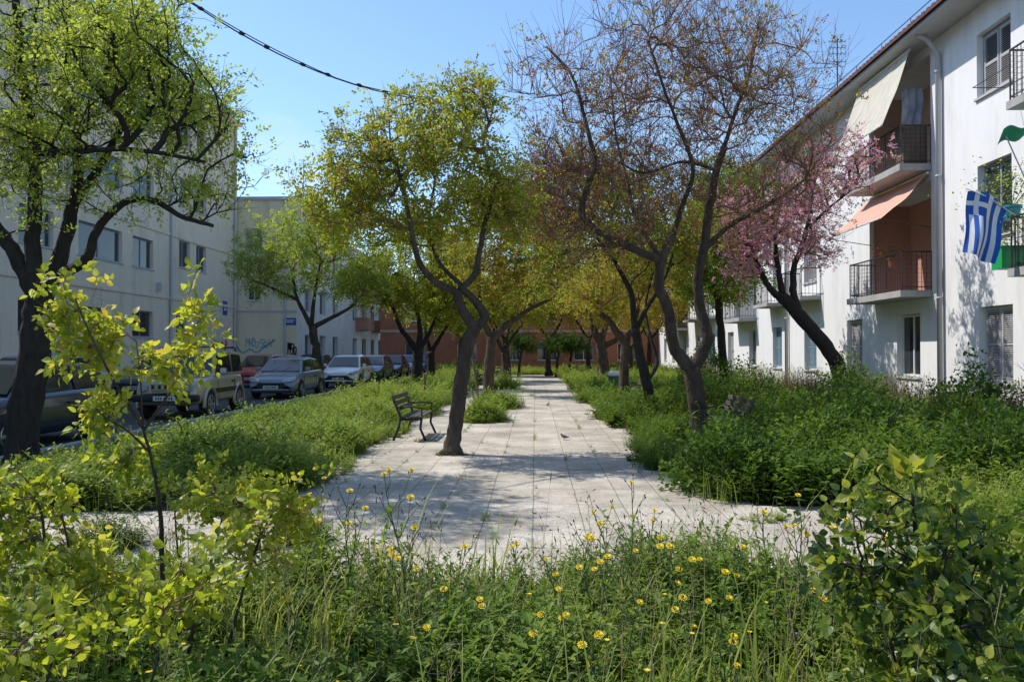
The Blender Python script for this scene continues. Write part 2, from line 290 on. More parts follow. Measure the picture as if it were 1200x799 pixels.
# leaf templates
LS_V = np.array([(0, 0, 0), (0.28, 0.45, 0.07), (0, 1, -0.05), (-0.28, 0.45, 0.07)]); LS_F = np.array([(0, 1, 2, 3)])
LT_F = np.array([(0, 1, 2), (0, 2, 3)])
LB_V = np.array([(0, 0, 0), (0.30, 0.22, 0.07), (0.36, 0.48, 0.06), (0.2, 0.8, -0.02), (0, 1.08, -0.12), (-0.2, 0.8, -0.02), (-0.36, 0.48, 0.06), (-0.30, 0.22, 0.07), (0, 0.3, 0.0), (0, 0.62, -0.01)], float)
LB_F = np.array([(0, 1, 8, 8), (0, 8, 7, 7)])  # replaced below by proper quads
LB_F = np.array([(8, 0, 1, 2), (9, 8, 2, 3), (9, 3, 4, 5), (8, 9, 5, 6), (0, 8, 6, 7)])
LL_V = np.array([(0, 0, 0), (0.10, 0.3, 0.04), (0.12, 0.6, 0.0), (0, 1.0, -0.18), (-0.12, 0.6, 0.0), (-0.10, 0.3, 0.04)]); LL_F = np.array([(0, 1, 4, 5), (1, 2, 3, 4)])

def rdir(rs, n): v = rs.standard_normal((n, 3)); return v / np.linalg.norm(v, axis=1, keepdims=True)

# ------------------------------------------------------------------ ground
def sheet(name, pts, z, m):
    g = Geo(); g.add([(x, y, z) for x, y in pts], [tuple(range(len(pts)))]); return struct(g.build(name, m))
sheet('ground', [(-400, -60), (400, -60), (400, 700), (-400, 700)], 0.0, 'soil')
sheet('road', [(-15.0, -20), (-7.85, -20), (-7.85, 140), (-15.0, 140)], 0.004, 'asphalt')
g = Geo(); g.box((-7.85, -20, -0.1), (-7.65, 62, 0.12)); struct(g.build('kerb', 'concrete'))
g = Geo(); g.box((-17.8, -20, -0.1), (-15.0, 46.9, 0.13)); g.box((-15.2, 46.9, -0.1), (-13.9, 140, 0.13)); struct(g.build('pavement', 'concrete'))
# path: long strip down the middle, crossing strip in front
EDGE_L = -2.85
path_o = sheet('path', [(EDGE_L, 8.2), (2.35, 8.6), (2.5, 56), (-2.9, 56)], 0.006, 'paving')
sheet('cross_path', [(-7.64, 5.3), (-3.0, 5.3), (9.0, 5.5), (9.0, 8.4), (2.35, 8.598), (EDGE_L, 8.198), (-7.64, 7.9)], 0.006, 'paving')

def disc(name, cx, cy, r_, z, m, sd):
    q = np.random.RandomState(sd); th = np.linspace(0, 2 * math.pi, 28, endpoint=False); rr = r_ * (1 + .18 * np.sin(th * 3 + sd) + .10 * q.standard_normal(28))
    sheet(name, [(cx + a * math.cos(t), cy + a * math.sin(t)) for a, t in zip(rr, th)], z, m)
disc('soil_patch', -1.34, 12.75, .25, .011, 'soil', 3)
# ------------------------------------------------------------------ trees
def ell(px, py, Y, rx, ry, ryy):
    c = at(px, py, Y); k = Y / FPX
    return (c, np.array([rx * k, ryy, ry * k]))

def smooth_poly(P, n=4):
    P = np.asarray(P, float)
    if len(P) < 3: return P
    Q = np.vstack([2 * P[0] - P[1], P, 2 * P[-1] - P[-2]]); out = []
    for i in range(1, len(Q) - 2):
        for t in np.linspace(0, 1, n, endpoint=False):
            a, b, c, d = Q[i - 1], Q[i], Q[i + 1], Q[i + 2]
            out.append(0.5 * ((2 * b) + (-a + c) * t + (2 * a - 5 * b + 4 * c - d) * t * t + (-a + 3 * b - 3 * c + d) * t ** 3))
    out.append(Q[-2]); return np.array(out)

def tree(name, label, cat, limbs, crown, nt_, seed, bark='bark', leaf='leaf_green', per=40, lsize=0.055, spray=0.35, twigs=2, twigr=0.004,
         group=None, accents=None, tip_r=0.006, updroop=0.15, pick=0.35, tmpl='simple', valr=(0, 1), leaf_min_r=0.0, twig_len=0.35, crown_name='crown', tips=1.0, gap=0.0, twig_up=0.5, lpr=7):
    """limbs: list of ([points], r0, r1) in the world; crown: list of ellipsoids; every target point in the crown is joined to the nearest limb"""
    rs = np.random.RandomState(seed)
    base = np.array(limbs[0][0][0], float); base[2] = 0
    nodes = []; paths = []; npl = []
    wood = Geo()
    start = []
    for pts, r0, r1 in limbs:
        P = smooth_poly(pts, 5); P[1:-1] += rs.standard_normal((len(P) - 2, 3)) * r0 * 0.05
        rr = np.linspace(r0, r1, len(P))
        if pts is limbs[0][0]:
            rr[0] *= 1.7; rr[1] *= 1.28; rr[2] *= 1.08
        wood.tube(P, rr, 12 if r0 > 0.05 else 8, rough=0.10, rs=rs)
        s_ = len(P) // 3 if pts is limbs[0][0] and len(limbs) > 1 else 1
        for i in range(s_, len(P)):
            nodes.append(P[i]); d = P[i] - P[i - 1]; paths.append(d / (np.linalg.norm(d) + 1e-9)); npl.append(0.15 * np.linalg.norm(P[i] - base))
    N = np.array(nodes); Dn = np.array(paths); PL = np.array(npl)
    par = [-1] * len(N)
    vol = np.array([np.prod(e[1]) for e in crown]) ** 0.75; vol /= vol.sum()
    T = []
    for _ in range(nt_):
        c, r = crown[rs.choice(len(crown), p=vol)]; d = rdir(rs, 1)[0] * rs.random() ** 0.45; T.append(c + d * r)
    T = np.array(T)
    if gap:   # leave holes in the crown
        hc = T[rs.choice(len(T), 8)]; keep = np.ones(len(T), bool)
        for h in hc: keep &= np.linalg.norm(T - h, axis=1) > gap * (0.6 + 0.8 * rs.random())
        T = T[keep]
    T = T[np.argsort(np.linalg.norm(T[:, None] - N[None, ::3], axis=2).min(1))]
    chains = []; cap_n = len(N) + len(T) * 8
    NN = np.zeros((cap_n, 3)); DD = np.zeros((cap_n, 3)); LL = np.zeros(cap_n); n = len(N); NN[:n] = N; DD[:n] = Dn; LL[:n] = PL
    cnt = np.zeros(cap_n)
    for t in T:
        v = t - NN[:n]; dist = np.linalg.norm(v, axis=1)
        al = (v * DD[:n]).sum(1) / (dist + 1e-6)
        cost = dist * (1.25 - 0.3 * al) + pick * LL[:n]
        i = int(np.argmin(cost)); d = dist[i]
        if d < 0.08: continue
        k = max(2, min(7, int(d / 0.22) + 1)); p0 = NN[i]
        ctrl = p0 + 0.45 * d * (DD[i] * 0.6 + v[i] / d * 0.55) + rs.standard_normal(3) * d * 0.10 + np.array([0, 0, updroop * d])
        tt = np.linspace(0, 1, k + 1)[1:, None]
        Q = (1 - tt) ** 2 * p0 + 2 * tt * (1 - tt) * ctrl + tt ** 2 * t
        Q[:-1] += rs.standard_normal((k - 1, 3)) * 0.018 * min(1, d)
        ids = list(range(n, n + k)); prev = p0; pi = i
        for q, idx in zip(Q, ids):
            NN[idx] = q; dd = q - prev; DD[idx] = dd / (np.linalg.norm(dd) + 1e-9); LL[idx] = LL[pi] + np.linalg.norm(dd); par.append(pi); prev = q; pi = idx
        n += k; chains.append((i, ids))
    for ci in range(len(chains) - 1, -1, -1):
        i, ids = chains[ci]
        c = 1.0
        for idx in reversed(ids):
            c = max(c, 1) + cnt[idx]; cnt[idx] = c
        cnt[i] += c
    tw = wood
    LP, LD, LN = [], [], []
    for i, ids in chains:
        P = np.vstack([NN[i], NN[ids]]); c = cnt[ids]; rr = tip_r * np.sqrt(np.concatenate([[c[0]], c]))
        rr = np.minimum(rr, 0.042)
        tw.tube(P, rr, 6 if rr[0] > 0.02 else 4, cap=False, m=1)
        end = NN[ids[-1]]; de = DD[ids[-1]]
        segs = [(NN[ids[max(0, len(ids) - 3)]], end, de)]
        for _ in range(twigs):
            q = NN[ids[rs.randint(len(ids))]] if rs.random() < 0.5 else end
            dv = de * 0.5 + rdir(rs, 1)[0] * 0.8 + np.array([0, 0, twig_up]); dv /= np.linalg.norm(dv)
            L = twig_len * (0.5 + rs.random())
            mid = q + dv * L * 0.5 + rs.standard_normal(3) * 0.03; e = q + dv * L + rs.standard_normal(3) * 0.05 + np.array([0, 0, 0.05])
            tw.tube([q, mid, e], [twigr, twigr * 0.8, twigr * 0.4], 3, cap=False, m=1)
            segs.append((q, e, dv))
        if rs.random() < tips:
            for q0, e, dv in segs:
                k = rs.poisson(per / len(segs) / lpr)
                if k:
                    t_ = rs.random((k, 1)) ** .7; base_p = q0 + (e - q0) * t_ + rs.standard_normal((k, 3)) * spray * .06
                    rd = rdir(rs, k) + dv * .7 + np.array([0, 0, .05]); rd /= np.linalg.norm(rd, axis=1, keepdims=True)
                    side = np.cross(rd, rdir(rs, k)); side /= np.linalg.norm(side, axis=1, keepdims=True) + 1e-9
                    Lr = spray * (.45 + .5 * rs.random((k, 1)))
                    nrm = np.cross(side, rd); nrm *= np.sign(nrm[:, 2:3] + 1e-6)
                    for q in range(lpr):
                        tq = (q + .6) / lpr; sg = 1 if q % 2 else -1
                        LP.append(base_p + rd * Lr * tq + np.array([0, 0, -.35]) * Lr * tq * tq)
                        LD.append(rd * (.55 if q < lpr - 1 else 2) + side * sg * (1 if q < lpr - 1 else .2) + rs.standard_normal((k, 3)) * .28 + np.array([0, 0, -.25])); LN.append(nrm + rs.standard_normal((k, 3)) * .3)
    root = thing(name, label, cat, base, 0, group)
    wood.build('trunk', [bark, 'twig_red' if bark != 'bark_dark' else bark], root, smooth=True, world=base)
    if LP:
        LP = np.concatenate(LP); LD = np.concatenate(LD); LN = np.concatenate(LN); k = len(LP)
        cg = Geo(); sz = lsize * (0.6 + 0.8 * rs.random(k))
        # clumps share a tone so the crown shows light and dark masses
        tone = 0.5 + 0.5 * np.sin(LP[:, 0] * 2.3 + seed) * np.sin(LP[:, 1] * 1.9 + 1) * np.sin(LP[:, 2] * 2.7)
        val = np.clip(valr[0] + (valr[1] - valr[0]) * (0.45 * tone + 0.65 * rs.random(k) - 0.05), 0, 1)
        if tmpl == 'simple': cg.inst(LS_V, LS_F, LP, LD, LN, sz, 0, val)
        elif tmpl == 'broad': cg.inst(LB_V, LB_F, LP, LD, LN, sz, 0, val)
        mats = [leaf]
        if accents:
            for am, share, asz in accents:
                kk = int(k * share); idx = rs.choice(k, kk, replace=kk > k)
                cl = rs.choice(idx, max(1, kk // 7))
                PP = (LP[cl][:, None] + rs.standard_normal((len(cl), 7, 3)) * 0.07).reshape(-1, 3)
                q = len(PP)
                cg.inst(LS_V, LS_F, PP, rdir(rs, q) + np.array([0, 0, -0.8]), rdir(rs, q), asz * (0.6 + 0.8 * rs.random(q)), len(mats), rs.random(q)); mats.append(am)
        cg.build(crown_name, mats, root, world=base)
    return root

def L(pts, r0, r1, dY=None):
    """pts (px, py, Y) -> world limb"""
    return ([at(*p) for p in pts], r0, r1)

def lz(Y, pl, dys=None): return [(a[0], a[1], Y + (a[2] if len(a) > 2 else 0)) for a in pl]

# T1 yellow-green tree on the path, with the looped fork
Z = 12.8
tree('path_tree', 'yellow-green tree with looped double fork standing alone on the left of the path', 'tree', [
    L(lz(Z, [(529, 533), (534, 497), (541, 445), (548, 405), (557, 383)]), 0.125, 0.105),
    L(lz(Z, [(557, 384), (546, 371, -.05), (538, 354, -.08), (536, 341, -.05)]), 0.085, 0.07),
    L(lz(Z, [(556, 386), (568, 372, .08), (561, 358, .1), (550, 346, .06), (539, 338)]), 0.08, 0.055),
    L(lz(Z, [(536, 343), (514, 333, -.1), (495, 315, -.2), (486, 290, -.3), (480, 258, -.3), (470, 215, -.2), (458, 170, 0)]), 0.062, 0.025),
    L(lz(Z, [(539, 340), (556, 322, .1), (562, 295, .2), (568, 262, .3), (577, 225, .4), (566, 170, .3)]), 0.06, 0.025),
    L(lz(Z, [(540, 333), (518, 312, .4), (507, 288, .7), (503, 255, .9), (512, 200, 1.0)]), 0.04, 0.02)],
    [ell(505, 165, Z, 72, 60, 1.1), ell(510, 135, Z + .3, 40, 34, .8), ell(552, 130, Z + .2, 44, 42, 0.9), ell(440, 195, Z, 75, 50, 1.1), ell(385, 235, Z + .2, 45, 35, .8), ell(565, 215, Z + .3, 55, 50, 1.0), ell(455, 255, Z + .4, 70, 34, .9), ell(400, 265, Z + .2, 45, 30, .9), ell(600, 250, Z + .5, 45, 40, .9), ell(520, 270, Z + .7, 60, 28, .8)],
    640, 3, 'bark', 'leaf_yg', per=64, lsize=0.062, spray=0.30, valr=(0.2, 1), accents=[('leaf_rust', 0.05, 0.06)], gap=0.34, twig_len=0.3)

# T2 large, almost bare tree on the right
Z = 14.7
tree('bare_tree', 'large almost bare reddish tree with sparse leaves on the right of the path', 'tree', [
    L(lz(Z, [(823, 528), (820, 490), (814, 455), (810, 432)]), 0.19, 0.15),
    L(lz(Z, [(811, 434), (798, 420), (788, 402, -.1), (782, 361, -.2), (772, 335, -.3), (775, 304, -.3), (788, 276, -.3)]), 0.12, 0.08),
    L(lz(Z, [(811, 434), (824, 410, .1), (829, 393, .1), (820, 361, .2), (817, 327, .2), (824, 294, .1), (830, 250, 0), (838, 205, 0), (848, 172, .1)]), 0.12, 0.06),
    L(lz(Z, [(775, 306, -.3), (738, 290, -.6), (704, 273, -.7), (682, 250, -.7), (690, 215, -.6), (697, 190, -.4), (688, 150, -.3), (680, 118, -.2), (668, 85, 0), (640, 55, .2)]), 0.075, 0.02),
    L(lz(Z, [(824, 294, .1), (851, 267, .4), (885, 248, .6), (917, 230, .8), (950, 205, 1.0)]), 0.06, 0.025),
    L(lz(Z, [(788, 278, -.3), (800, 240, -.5), (812, 200, -.8), (800, 160, -1.0), (780, 110, -1.1), (760, 50, -1.0)]), 0.05, 0.018),
    L(lz(Z, [(848, 174, .1), (862, 130, .3), (880, 80, .5), (890, 20, .6)]), 0.045, 0.015),
    L(lz(Z, [(772, 300, -.3), (745, 255, .2), (735, 210, .6), (722, 160, .8), (715, 90, .9)]), 0.045, 0.015),
    L(lz(Z, [(840, 200, 0), (800, 190, -.4), (755, 203, -.6), (725, 190, -.7)]), 0.035, 0.015)],
    [ell(690, 120, Z - .2, 95, 95, 1.3), ell(800, 90, Z, 105, 100, 1.8), ell(890, 120, Z + .4, 95, 95, 1.5), ell(930, 200, Z + .6, 60, 50, 1.2), ell(660, 215, Z - .4, 70, 55, 1.1), ell(760, 215, Z, 110, 55, 1.6), ell(700, 280, Z - .5, 90, 35, 1), ell(860, 250, Z + .5, 90, 45, 1.3), ell(640, 240, Z - .3, 60, 60, 1)],
    820, 5, 'bark', 'leaf_rust', per=26, lsize=0.05, spray=0.24, twigs=7, twigr=0.005, twig_len=0.62, valr=(0, 1), tips=0.8,
    accents=[('leaf_yg', 0.4, 0.055)], tip_r=0.0055, twig_up=0.75)

# T3 slimmer dark tree behind it
Z = 18.6
tree('forked_tree', 'slim dark trunked tree with a high fork, just left of the large bare tree', 'tree', [
    L(lz(Z, [(765, 498), (762, 470), (757, 445), (749, 412), (744, 384)]), 0.13, 0.10),
    L(lz(Z, [(744, 386), (740, 345), (728, 320), (714, 297), (700, 280)]), 0.08, 0.03),
    L(lz(Z, [(745, 388), (758, 361, .2), (771, 341, .4), (785, 310, .6), (790, 280, .8)]), 0.06, 0.025),
    L(lz(Z, [(757, 448), (770, 425, .3), (762, 395, .5), (756, 360, .8), (765, 320, 1)]), 0.05, 0.025)],
    [ell(735, 275, Z, 85, 45, 1.5), ell(680, 255, Z, 65, 45, 1.4), ell(790, 275, Z + .5, 60, 45, 1.4), ell(740, 225, Z + .4, 75, 35, 1.3), ell(650, 310, Z, 45, 28, 1.4), ell(700, 205, Z, 70, 35, 1.4), ell(630, 240, Z, 45, 45, 1.4)],
    460, 7, 'bark_dark', 'leaf_yg', per=56, lsize=0.075, spray=0.38, valr=(0.0, 0.75), accents=[('leaf_rust', 0.18, 0.07)], gap=0.4)

# T4/T5 knobbly pollards
Z = 25
tree('pollard_tree', 'pollarded tree with orange-green shoots and a stub reaching left, beside the litter bin', 'tree', [
    L(lz(Z, [(729, 477), (731, 450), (732, 420), (734, 393)]), 0.16, 0.14),
    L(lz(Z, [(733, 402), (722, 388), (714, 376), (704, 368)]), 0.12, 0.09), L(lz(Z, [(734, 398), (742, 382, .3), (748, 362, .4)]), 0.10, 0.06)],
    [ell(715, 325, Z, 52, 34, 1.6), ell(760, 310, Z, 45, 42, 1.6), ell(690, 345, Z, 30, 18, 1.2), ell(740, 275, Z, 50, 32, 1.6)], 260, 8, 'bark_pale', 'leaf_orange', per=46, lsize=0.078, spray=0.5, twigs=3, twig_len=0.6, tips=0.9, accents=[('leaf_yg', 0.5, 0.08)])
Z = 36.5
tree('twin_stem_pollard', 'gnarled twin stemmed pollard with knobbly head on the right of the path', 'tree', [
    L(lz(Z, [(706, 454), (708, 432), (705, 412), (703, 398)]), 0.26, 0.22),
    L(lz(Z, [(698, 454, .4), (703, 434, .3), (706, 418, 0)]), 0.16, 0.14),
    L(lz(Z, [(704, 402), (697, 390), (694, 380)]), 0.2, 0.13), L(lz(Z, [(705, 408), (714, 402), (722, 398), (728, 388)]), 0.14, 0.09), L(lz(Z, [(704, 400), (708, 388), (712, 376)]), 0.15, 0.1)],
    [ell(690, 345, Z, 38, 30, 2), ell(725, 340, Z, 36, 28, 2), ell(705, 370, Z, 28, 12, 1.5), ell(705, 305, Z, 45, 25, 2)], 220, 9, 'bark_pale', 'leaf_orange', per=46, lsize=0.10, spray=0.6, twigs=2, twig_len=0.7, accents=[('leaf_yg', 0.5, 0.1)])

# T6 left, branch leaning over the path
Z = 30
tree('leaning_branch_tree', 'tree with one limb leaning right over the path, behind the looped fork tree', 'tree', [
    L(lz(Z, [(573, 466), (573, 440), (575, 415), (577, 394)]), 0.22, 0.18),
    L(lz(Z, [(577, 398), (590, 384), (606, 372), (625, 360), (648, 350)]), 0.15, 0.05), L(lz(Z, [(576, 396), (566, 375), (562, 350), (560, 320)]), 0.13, 0.05)],
    [ell(590, 335, Z, 45, 28, 1.8), ell(635, 325, Z, 40, 28, 1.8), ell(555, 305, Z, 40, 35, 1.6), ell(600, 285, Z, 60, 38, 1.8), ell(650, 285, Z, 50, 35, 1.8), ell(590, 235, Z, 50, 30, 1.6)], 440, 10, 'bark_pale', 'leaf_orange', per=46, lsize=0.09, spray=0.5, accents=[('leaf_yg', 0.6, 0.09)], valr=(0, 1), twigs=3, twig_len=0.5)
Z = 45
tree('far_path_tree', 'forked grey trunked tree far down the left of the path', 'tree', [
    L(lz(Z, [(592, 444), (592, 428), (591, 412)]), 0.22, 0.18), L(lz(Z, [(591, 414), (584, 400), (578, 385)]), 0.15, 0.06), L(lz(Z, [(591, 412), (600, 396), (612, 380)]), 0.13, 0.05), L(lz(Z, [(597, 444, .5), (596, 420, .5), (594, 400, .5), (598, 380, .5)]), 0.12, 0.05)],
    [ell(585, 360, Z, 38, 24, 2.2), ell(620, 355, Z, 38, 24, 2.2), ell(560, 345, Z, 25, 22, 2)], 260, 12, 'bark', 'leaf_yg', per=50, lsize=0.14, spray=0.65, valr=(0.2, 1), accents=[('leaf_orange', 0.4, 0.1)])

# left kerb trees
Z = 35
tree('kerbside_tree', 'thick trunked tree in the weeds beside the parked dark cars', 'tree', [
    L(lz(Z, [(488, 458), (489, 430), (490, 408)]), 0.26, 0.22), L(lz(Z, [(489, 412), (478, 396), (468, 382), (462, 365)]), 0.15, 0.06), L(lz(Z, [(490, 410), (492, 385), (486, 350)]), 0.16, 0.06), L(lz(Z, [(490, 412), (502, 392), (512, 370)]), 0.12, 0.06)],
    [ell(470, 345, Z, 42, 32, 2), ell(510, 340, Z, 38, 34, 2), ell(490, 300, Z, 50, 38, 2), ell(535, 355, Z, 28, 26, 1.5), ell(440, 330, Z, 30, 30, 1.5), ell(530, 300, Z, 35, 35, 1.5)], 340, 13, 'bark_dark', 'leaf_yg', per=56, lsize=0.12, spray=0.55, valr=(0.1, 1), accents=[('leaf_orange', 0.3, 0.09)])
Z = 42
tree('far_kerbside_tree', 'second tree in the weeds, behind the thick trunked kerbside one', 'tree', [
    L(lz(Z, [(506, 452), (505, 430), (505, 412)]), 0.24, 0.2), L(lz(Z, [(505, 414), (514, 398), (524, 382)]), 0.14, 0.06), L(lz(Z, [(505, 412), (500, 395), (498, 375)]), 0.12, 0.05)],
    [ell(515, 368, Z, 35, 22, 2), ell(545, 372, Z, 28, 22, 2), ell(525, 335, Z, 40, 22, 2)], 240, 14, 'bark_dark', 'leaf_yg', per=50, lsize=0.14, spray=0.6, valr=(0.0, 0.9), accents=[('leaf_orange', 0.3, 0.1)])
Z = 33
tree('street_tree', 'round crowned light green tree standing between the grey hatchback and the white car', 'tree', [
    L(lz(Z, [(377, 465), (373, 430), (370, 405), (366, 382)]), 0.2, 0.16),
    L(lz(Z, [(365, 382), (354, 362), (347, 345), (343, 320)]), 0.11, 0.04), L(lz(Z, [(366, 384), (385, 374), (408, 362), (425, 345)]), 0.11, 0.04), L(lz(Z, [(365, 380), (368, 350), (375, 310)]), 0.10, 0.04), L(lz(Z, [(350, 352), (325, 340), (300, 330)]), 0.07, 0.03)],
    [ell(335, 300, Z, 66, 50, 2.2), ell(405, 300, Z, 58, 54, 2.2), ell(372, 262, Z, 55, 28, 2), ell(305, 320, Z, 40, 30, 1.6), ell(425, 335, Z, 35, 28, 1.8)], 560, 15, 'bark', 'leaf_bright', per=56, lsize=0.095, spray=0.5, valr=(0.1, 1), gap=0.4)

# big dark tree at the left edge
Z = 11.4
tree('shaded_tree', 'big dark trunked tree splitting into several limbs at the left edge', 'tree', [
    L(lz(Z, [(24, 560), (28, 500), (36, 440), (44, 385), (46, 345)]), 0.23, 0.19),
    L(lz(Z, [(44, 352), (28, 318), (10, 285), (-15, 250), (-40, 200)]), 0.13, 0.06),
    L(lz(Z, [(44, 350), (38, 290), (42, 230), (38, 160), (25, 80), (18, -10)]), 0.12, 0.05),
    L(lz(Z, [(48, 356), (62, 325, .2), (74, 292, .3), (84, 250, .4), (92, 205, .5), (88, 150, .6), (75, 80, .6)]), 0.13, 0.05),
    L(lz(Z, [(66, 322, .2), (84, 316, .1), (104, 300, 0), (113, 270, -.1), (145, 238, -.2), (180, 236, -.3), (215, 255, -.4), (250, 265, -.4)]), 0.085, 0.025),
    L(lz(Z, [(86, 240, .4), (120, 190, .7), (150, 130, .9), (170, 60, 1.0)]), 0.07, 0.03),
    L(lz(Z, [(40, 180), (90, 178, -.5), (140, 175, -.7), (190, 180, -.8), (240, 190, -.8)]), 0.05, 0.02)],
    [ell(60, 50, Z, 110, 75, 1.8), ell(160, 90, Z + .2, 75, 75, 1.4), ell(225, 160, Z - .2, 62, 62, 1.2), ell(245, 215, Z - .3, 50, 42, .9), ell(110, 160, Z, 85, 60, 1.6), ell(20, 140, Z, 75, 85, 1.7), ell(10, 245, Z, 60, 40, 1.3), ell(150, 235, Z - .2, 70, 28, 1), ell(150, 60, 10.3, 90, 90, 1.3), ell(30, 180, 10.6, 60, 80, 1.2), ell(215, 115, 10.2, 60, 55, 1.0), ell(262, 195, Z - .2, 38, 50, .9), ell(235, 130, Z, 40, 45, .9), ell(150, 30, 9.6, 90, 60, 1.0)],
    900, 17, 'bark_dark', 'leaf_bright', per=40, lsize=0.062, spray=0.30, valr=(0.2, 1), gap=0.55, twigs=3, twig_len=0.32)

# judas tree against the white building
Z = 19
tree('pink_blossom_tree', 'tree in pink blossom with a dark trunk leaning left in front of the white building', 'tree', [
    L(lz(Z, [(1004, 496), (990, 455), (972, 412), (950, 385), (930, 362), (914, 346)]), 0.19, 0.14),
    L(lz(Z, [(914, 348), (902, 338), (890, 315), (880, 290)]), 0.09, 0.04), L(lz(Z, [(938, 372), (930, 345), (930, 315), (940, 285), (950, 250)]), 0.10, 0.04), L(lz(Z, [(918, 350), (912, 315), (908, 280), (905, 245)]), 0.08, 0.03),
    L(lz(Z, [(944, 270), (970, 245), (995, 225)]), 0.04, 0.02)],
    [ell(905, 270, Z, 48, 42, 1.1), ell(950, 240, Z, 48, 48, 1.1), ell(970, 190, Z, 40, 35, 1.0), ell(1000, 205, Z - .2, 30, 30, .8), ell(885, 305, Z, 28, 28, .9), ell(950, 290, Z, 38, 25, .9), ell(872, 255, Z, 32, 42, .9), ell(860, 300, Z, 25, 30, .8)],
    480, 19, 'bark_dark', 'pink', per=50, lsize=0.055, spray=0.2, twigs=3, twig_len=0.4, accents=[('leaf_rust', 0.05, 0.06), ('leaf_yg', 0.05, 0.05)], crown_name='blossom', gap=0.3)
# green tree behind, right side, and others that fill the avenue
Z = 25
tree('shady_green_tree', 'green leaved tree behind the large bare tree, beside the rounded clipped bush', 'tree', [
    L(lz(Z, [(850, 475), (848, 430), (845, 390), (842, 350)]), 0.15, 0.11), L(lz(Z, [(842, 355), (830, 330), (815, 305)]), 0.08, 0.04), L(lz(Z, [(842, 352), (858, 330), (872, 300)]), 0.08, 0.04)],
    [ell(825, 290, Z, 48, 50, 1.8), ell(870, 265, Z, 45, 48, 1.6), ell(840, 330, Z, 55, 30, 1.6), ell(850, 225, Z, 50, 35, 1.6)], 460, 21, 'bark_dark', 'leaf_green', per=56, lsize=0.1, spray=0.45, valr=(0.1, 0.95))
Z = 47
tree('avenue_tree', 'orange-tinged tree far down the right of the path', 'tree', [
    L(lz(Z, [(738, 443), (738, 425), (738, 405)]), 0.2, 0.16), L(lz(Z, [(738, 408), (728, 392), (720, 380)]), 0.1, 0.05), L(lz(Z, [(738, 408), (750, 392), (758, 378)]), 0.1, 0.05)],
    [ell(735, 355, Z, 42, 32, 2.4), ell(768, 355, Z, 32, 32, 2), ell(805, 345, Z, 30, 32, 2), ell(765, 315, Z, 45, 30, 2)], 240, 22, 'bark', 'leaf_orange', per=50, lsize=0.15, spray=0.7)
Z = 54
for i, (px, sd, lb) in enumerate([(643, 24, 'thin crowned tree closing the avenue just left of its middle'), (690, 25, 'thin crowned tree closing the avenue just right of its middle'), (540, 26, 'thin crowned tree at the far end beside the last parked cars'), (592, 27, 'orange-green tree at the far end behind the forked grey trunk'), (762, 28, 'thin crowned tree at the far right end near the low clipped hedge')]):
    tree('distant_tree', lb, 'tree', [L(lz(Z, [(px, 440), (px - 1, 415), (px, 395)]), 0.18, 0.14), L(lz(Z, [(px, 398), (px - 12, 380), (px - 20, 365)]), 0.1, 0.05), L(lz(Z, [(px, 398), (px + 12, 382), (px + 18, 365)]), 0.1, 0.05)],
         [ell(px - 14, 358, Z, 36, 28, 2.4), ell(px + 22, 355, Z, 34, 28, 2.4), ell(px, 325, Z, 44, 26, 2.4)], 280, sd, 'bark', 'leaf_orange' if i != 2 else 'leaf_yg', per=50, lsize=0.13, spray=0.75, valr=(0.2, 1), group=None)
Z = 51
for px, sd, lb in [(608, 31, 'small dark round crowned citrus tree left of the far end of the path'), (667, 32, 'small dark round crowned citrus tree right of the far end of the path'), (652, 33, 'small dark citrus tree leaning behind the one at the right end of the path')]:
    tree('citrus_tree', lb, 'tree', [L(lz(Z, [(px, 442), (px + 1, 425), (px + 3, 412)]), 0.09, 0.07), L(lz(Z, [(px + 3, 414), (px - 6, 406)]), 0.05, 0.03)],
         [ell(px, 402, Z, 15, 11, 1.0), ell(px + 12, 405, Z, 10, 9, .8)], 90, sd, 'bark_dark', 'leaf_dark', per=44, lsize=0.10, spray=0.4, pick=0.2)

# ------------------------------------------------------------------ young shoots in the near bed (left)
def sapling(name, label, limbs, crown, n, seed, leaf, per, lsize, cat='sapling', spray=0.16, tip_r=0.0028, valr=(0, 1), **k):
    return tree(name, label, cat, limbs, crown, n, seed, 'bark_dark' if leaf == 'leaf_glossy' else 'bark', leaf, per=per, lsize=lsize, spray=spray, twigs=1, twigr=0.002, twig_len=0.1, tip_r=tip_r, tmpl='broad', valr=valr, crown_name='leaves', lpr=4, **k)
Z = 4.1
gb = lambda px, Y: (px, 412 + 1540 / Y, Y)
sapling('sapling', 'tallest young sapling with glowing yellow-green leaf tufts in front of the parked cars', [
    L([gb(192, Z), (190, 640, Z), (186, 580, Z), (176, 530, Z), (168, 500, Z), (165, 450, Z), (160, 400, Z)], 0.014, 0.002),
    L([(168, 502, Z), (148, 470, Z - .05), (130, 440, Z - .1), (105, 390, Z - .1), (88, 350, Z - .1)], 0.009, 0.004),
    L([(168, 505, Z), (185, 480, Z + .05), (205, 450, Z + .1), (225, 405, Z + .1), (236, 360, Z + .1)], 0.008, 0.004),
    L([(176, 530, Z), (150, 505, Z - .1), (125, 490, Z - .15), (112, 478, Z - .15)], 0.006, 0.003)],
    [ell(82, 365, Z, 26, 24, .10), ell(105, 410, Z, 28, 30, .12), ell(128, 385, Z, 22, 16, .1), ell(165, 430, Z, 18, 32, .1), ell(234, 372, Z, 14, 24, .1), ell(218, 420, Z, 16, 30, .1), ell(120, 485, Z, 18, 22, .1), ell(192, 440, Z, 14, 18, .1), ell(140, 540, Z, 14, 20, .1)],
    430, 41, 'leaf_sap', 34, 0.040, spray=0.13, pick=0.1)
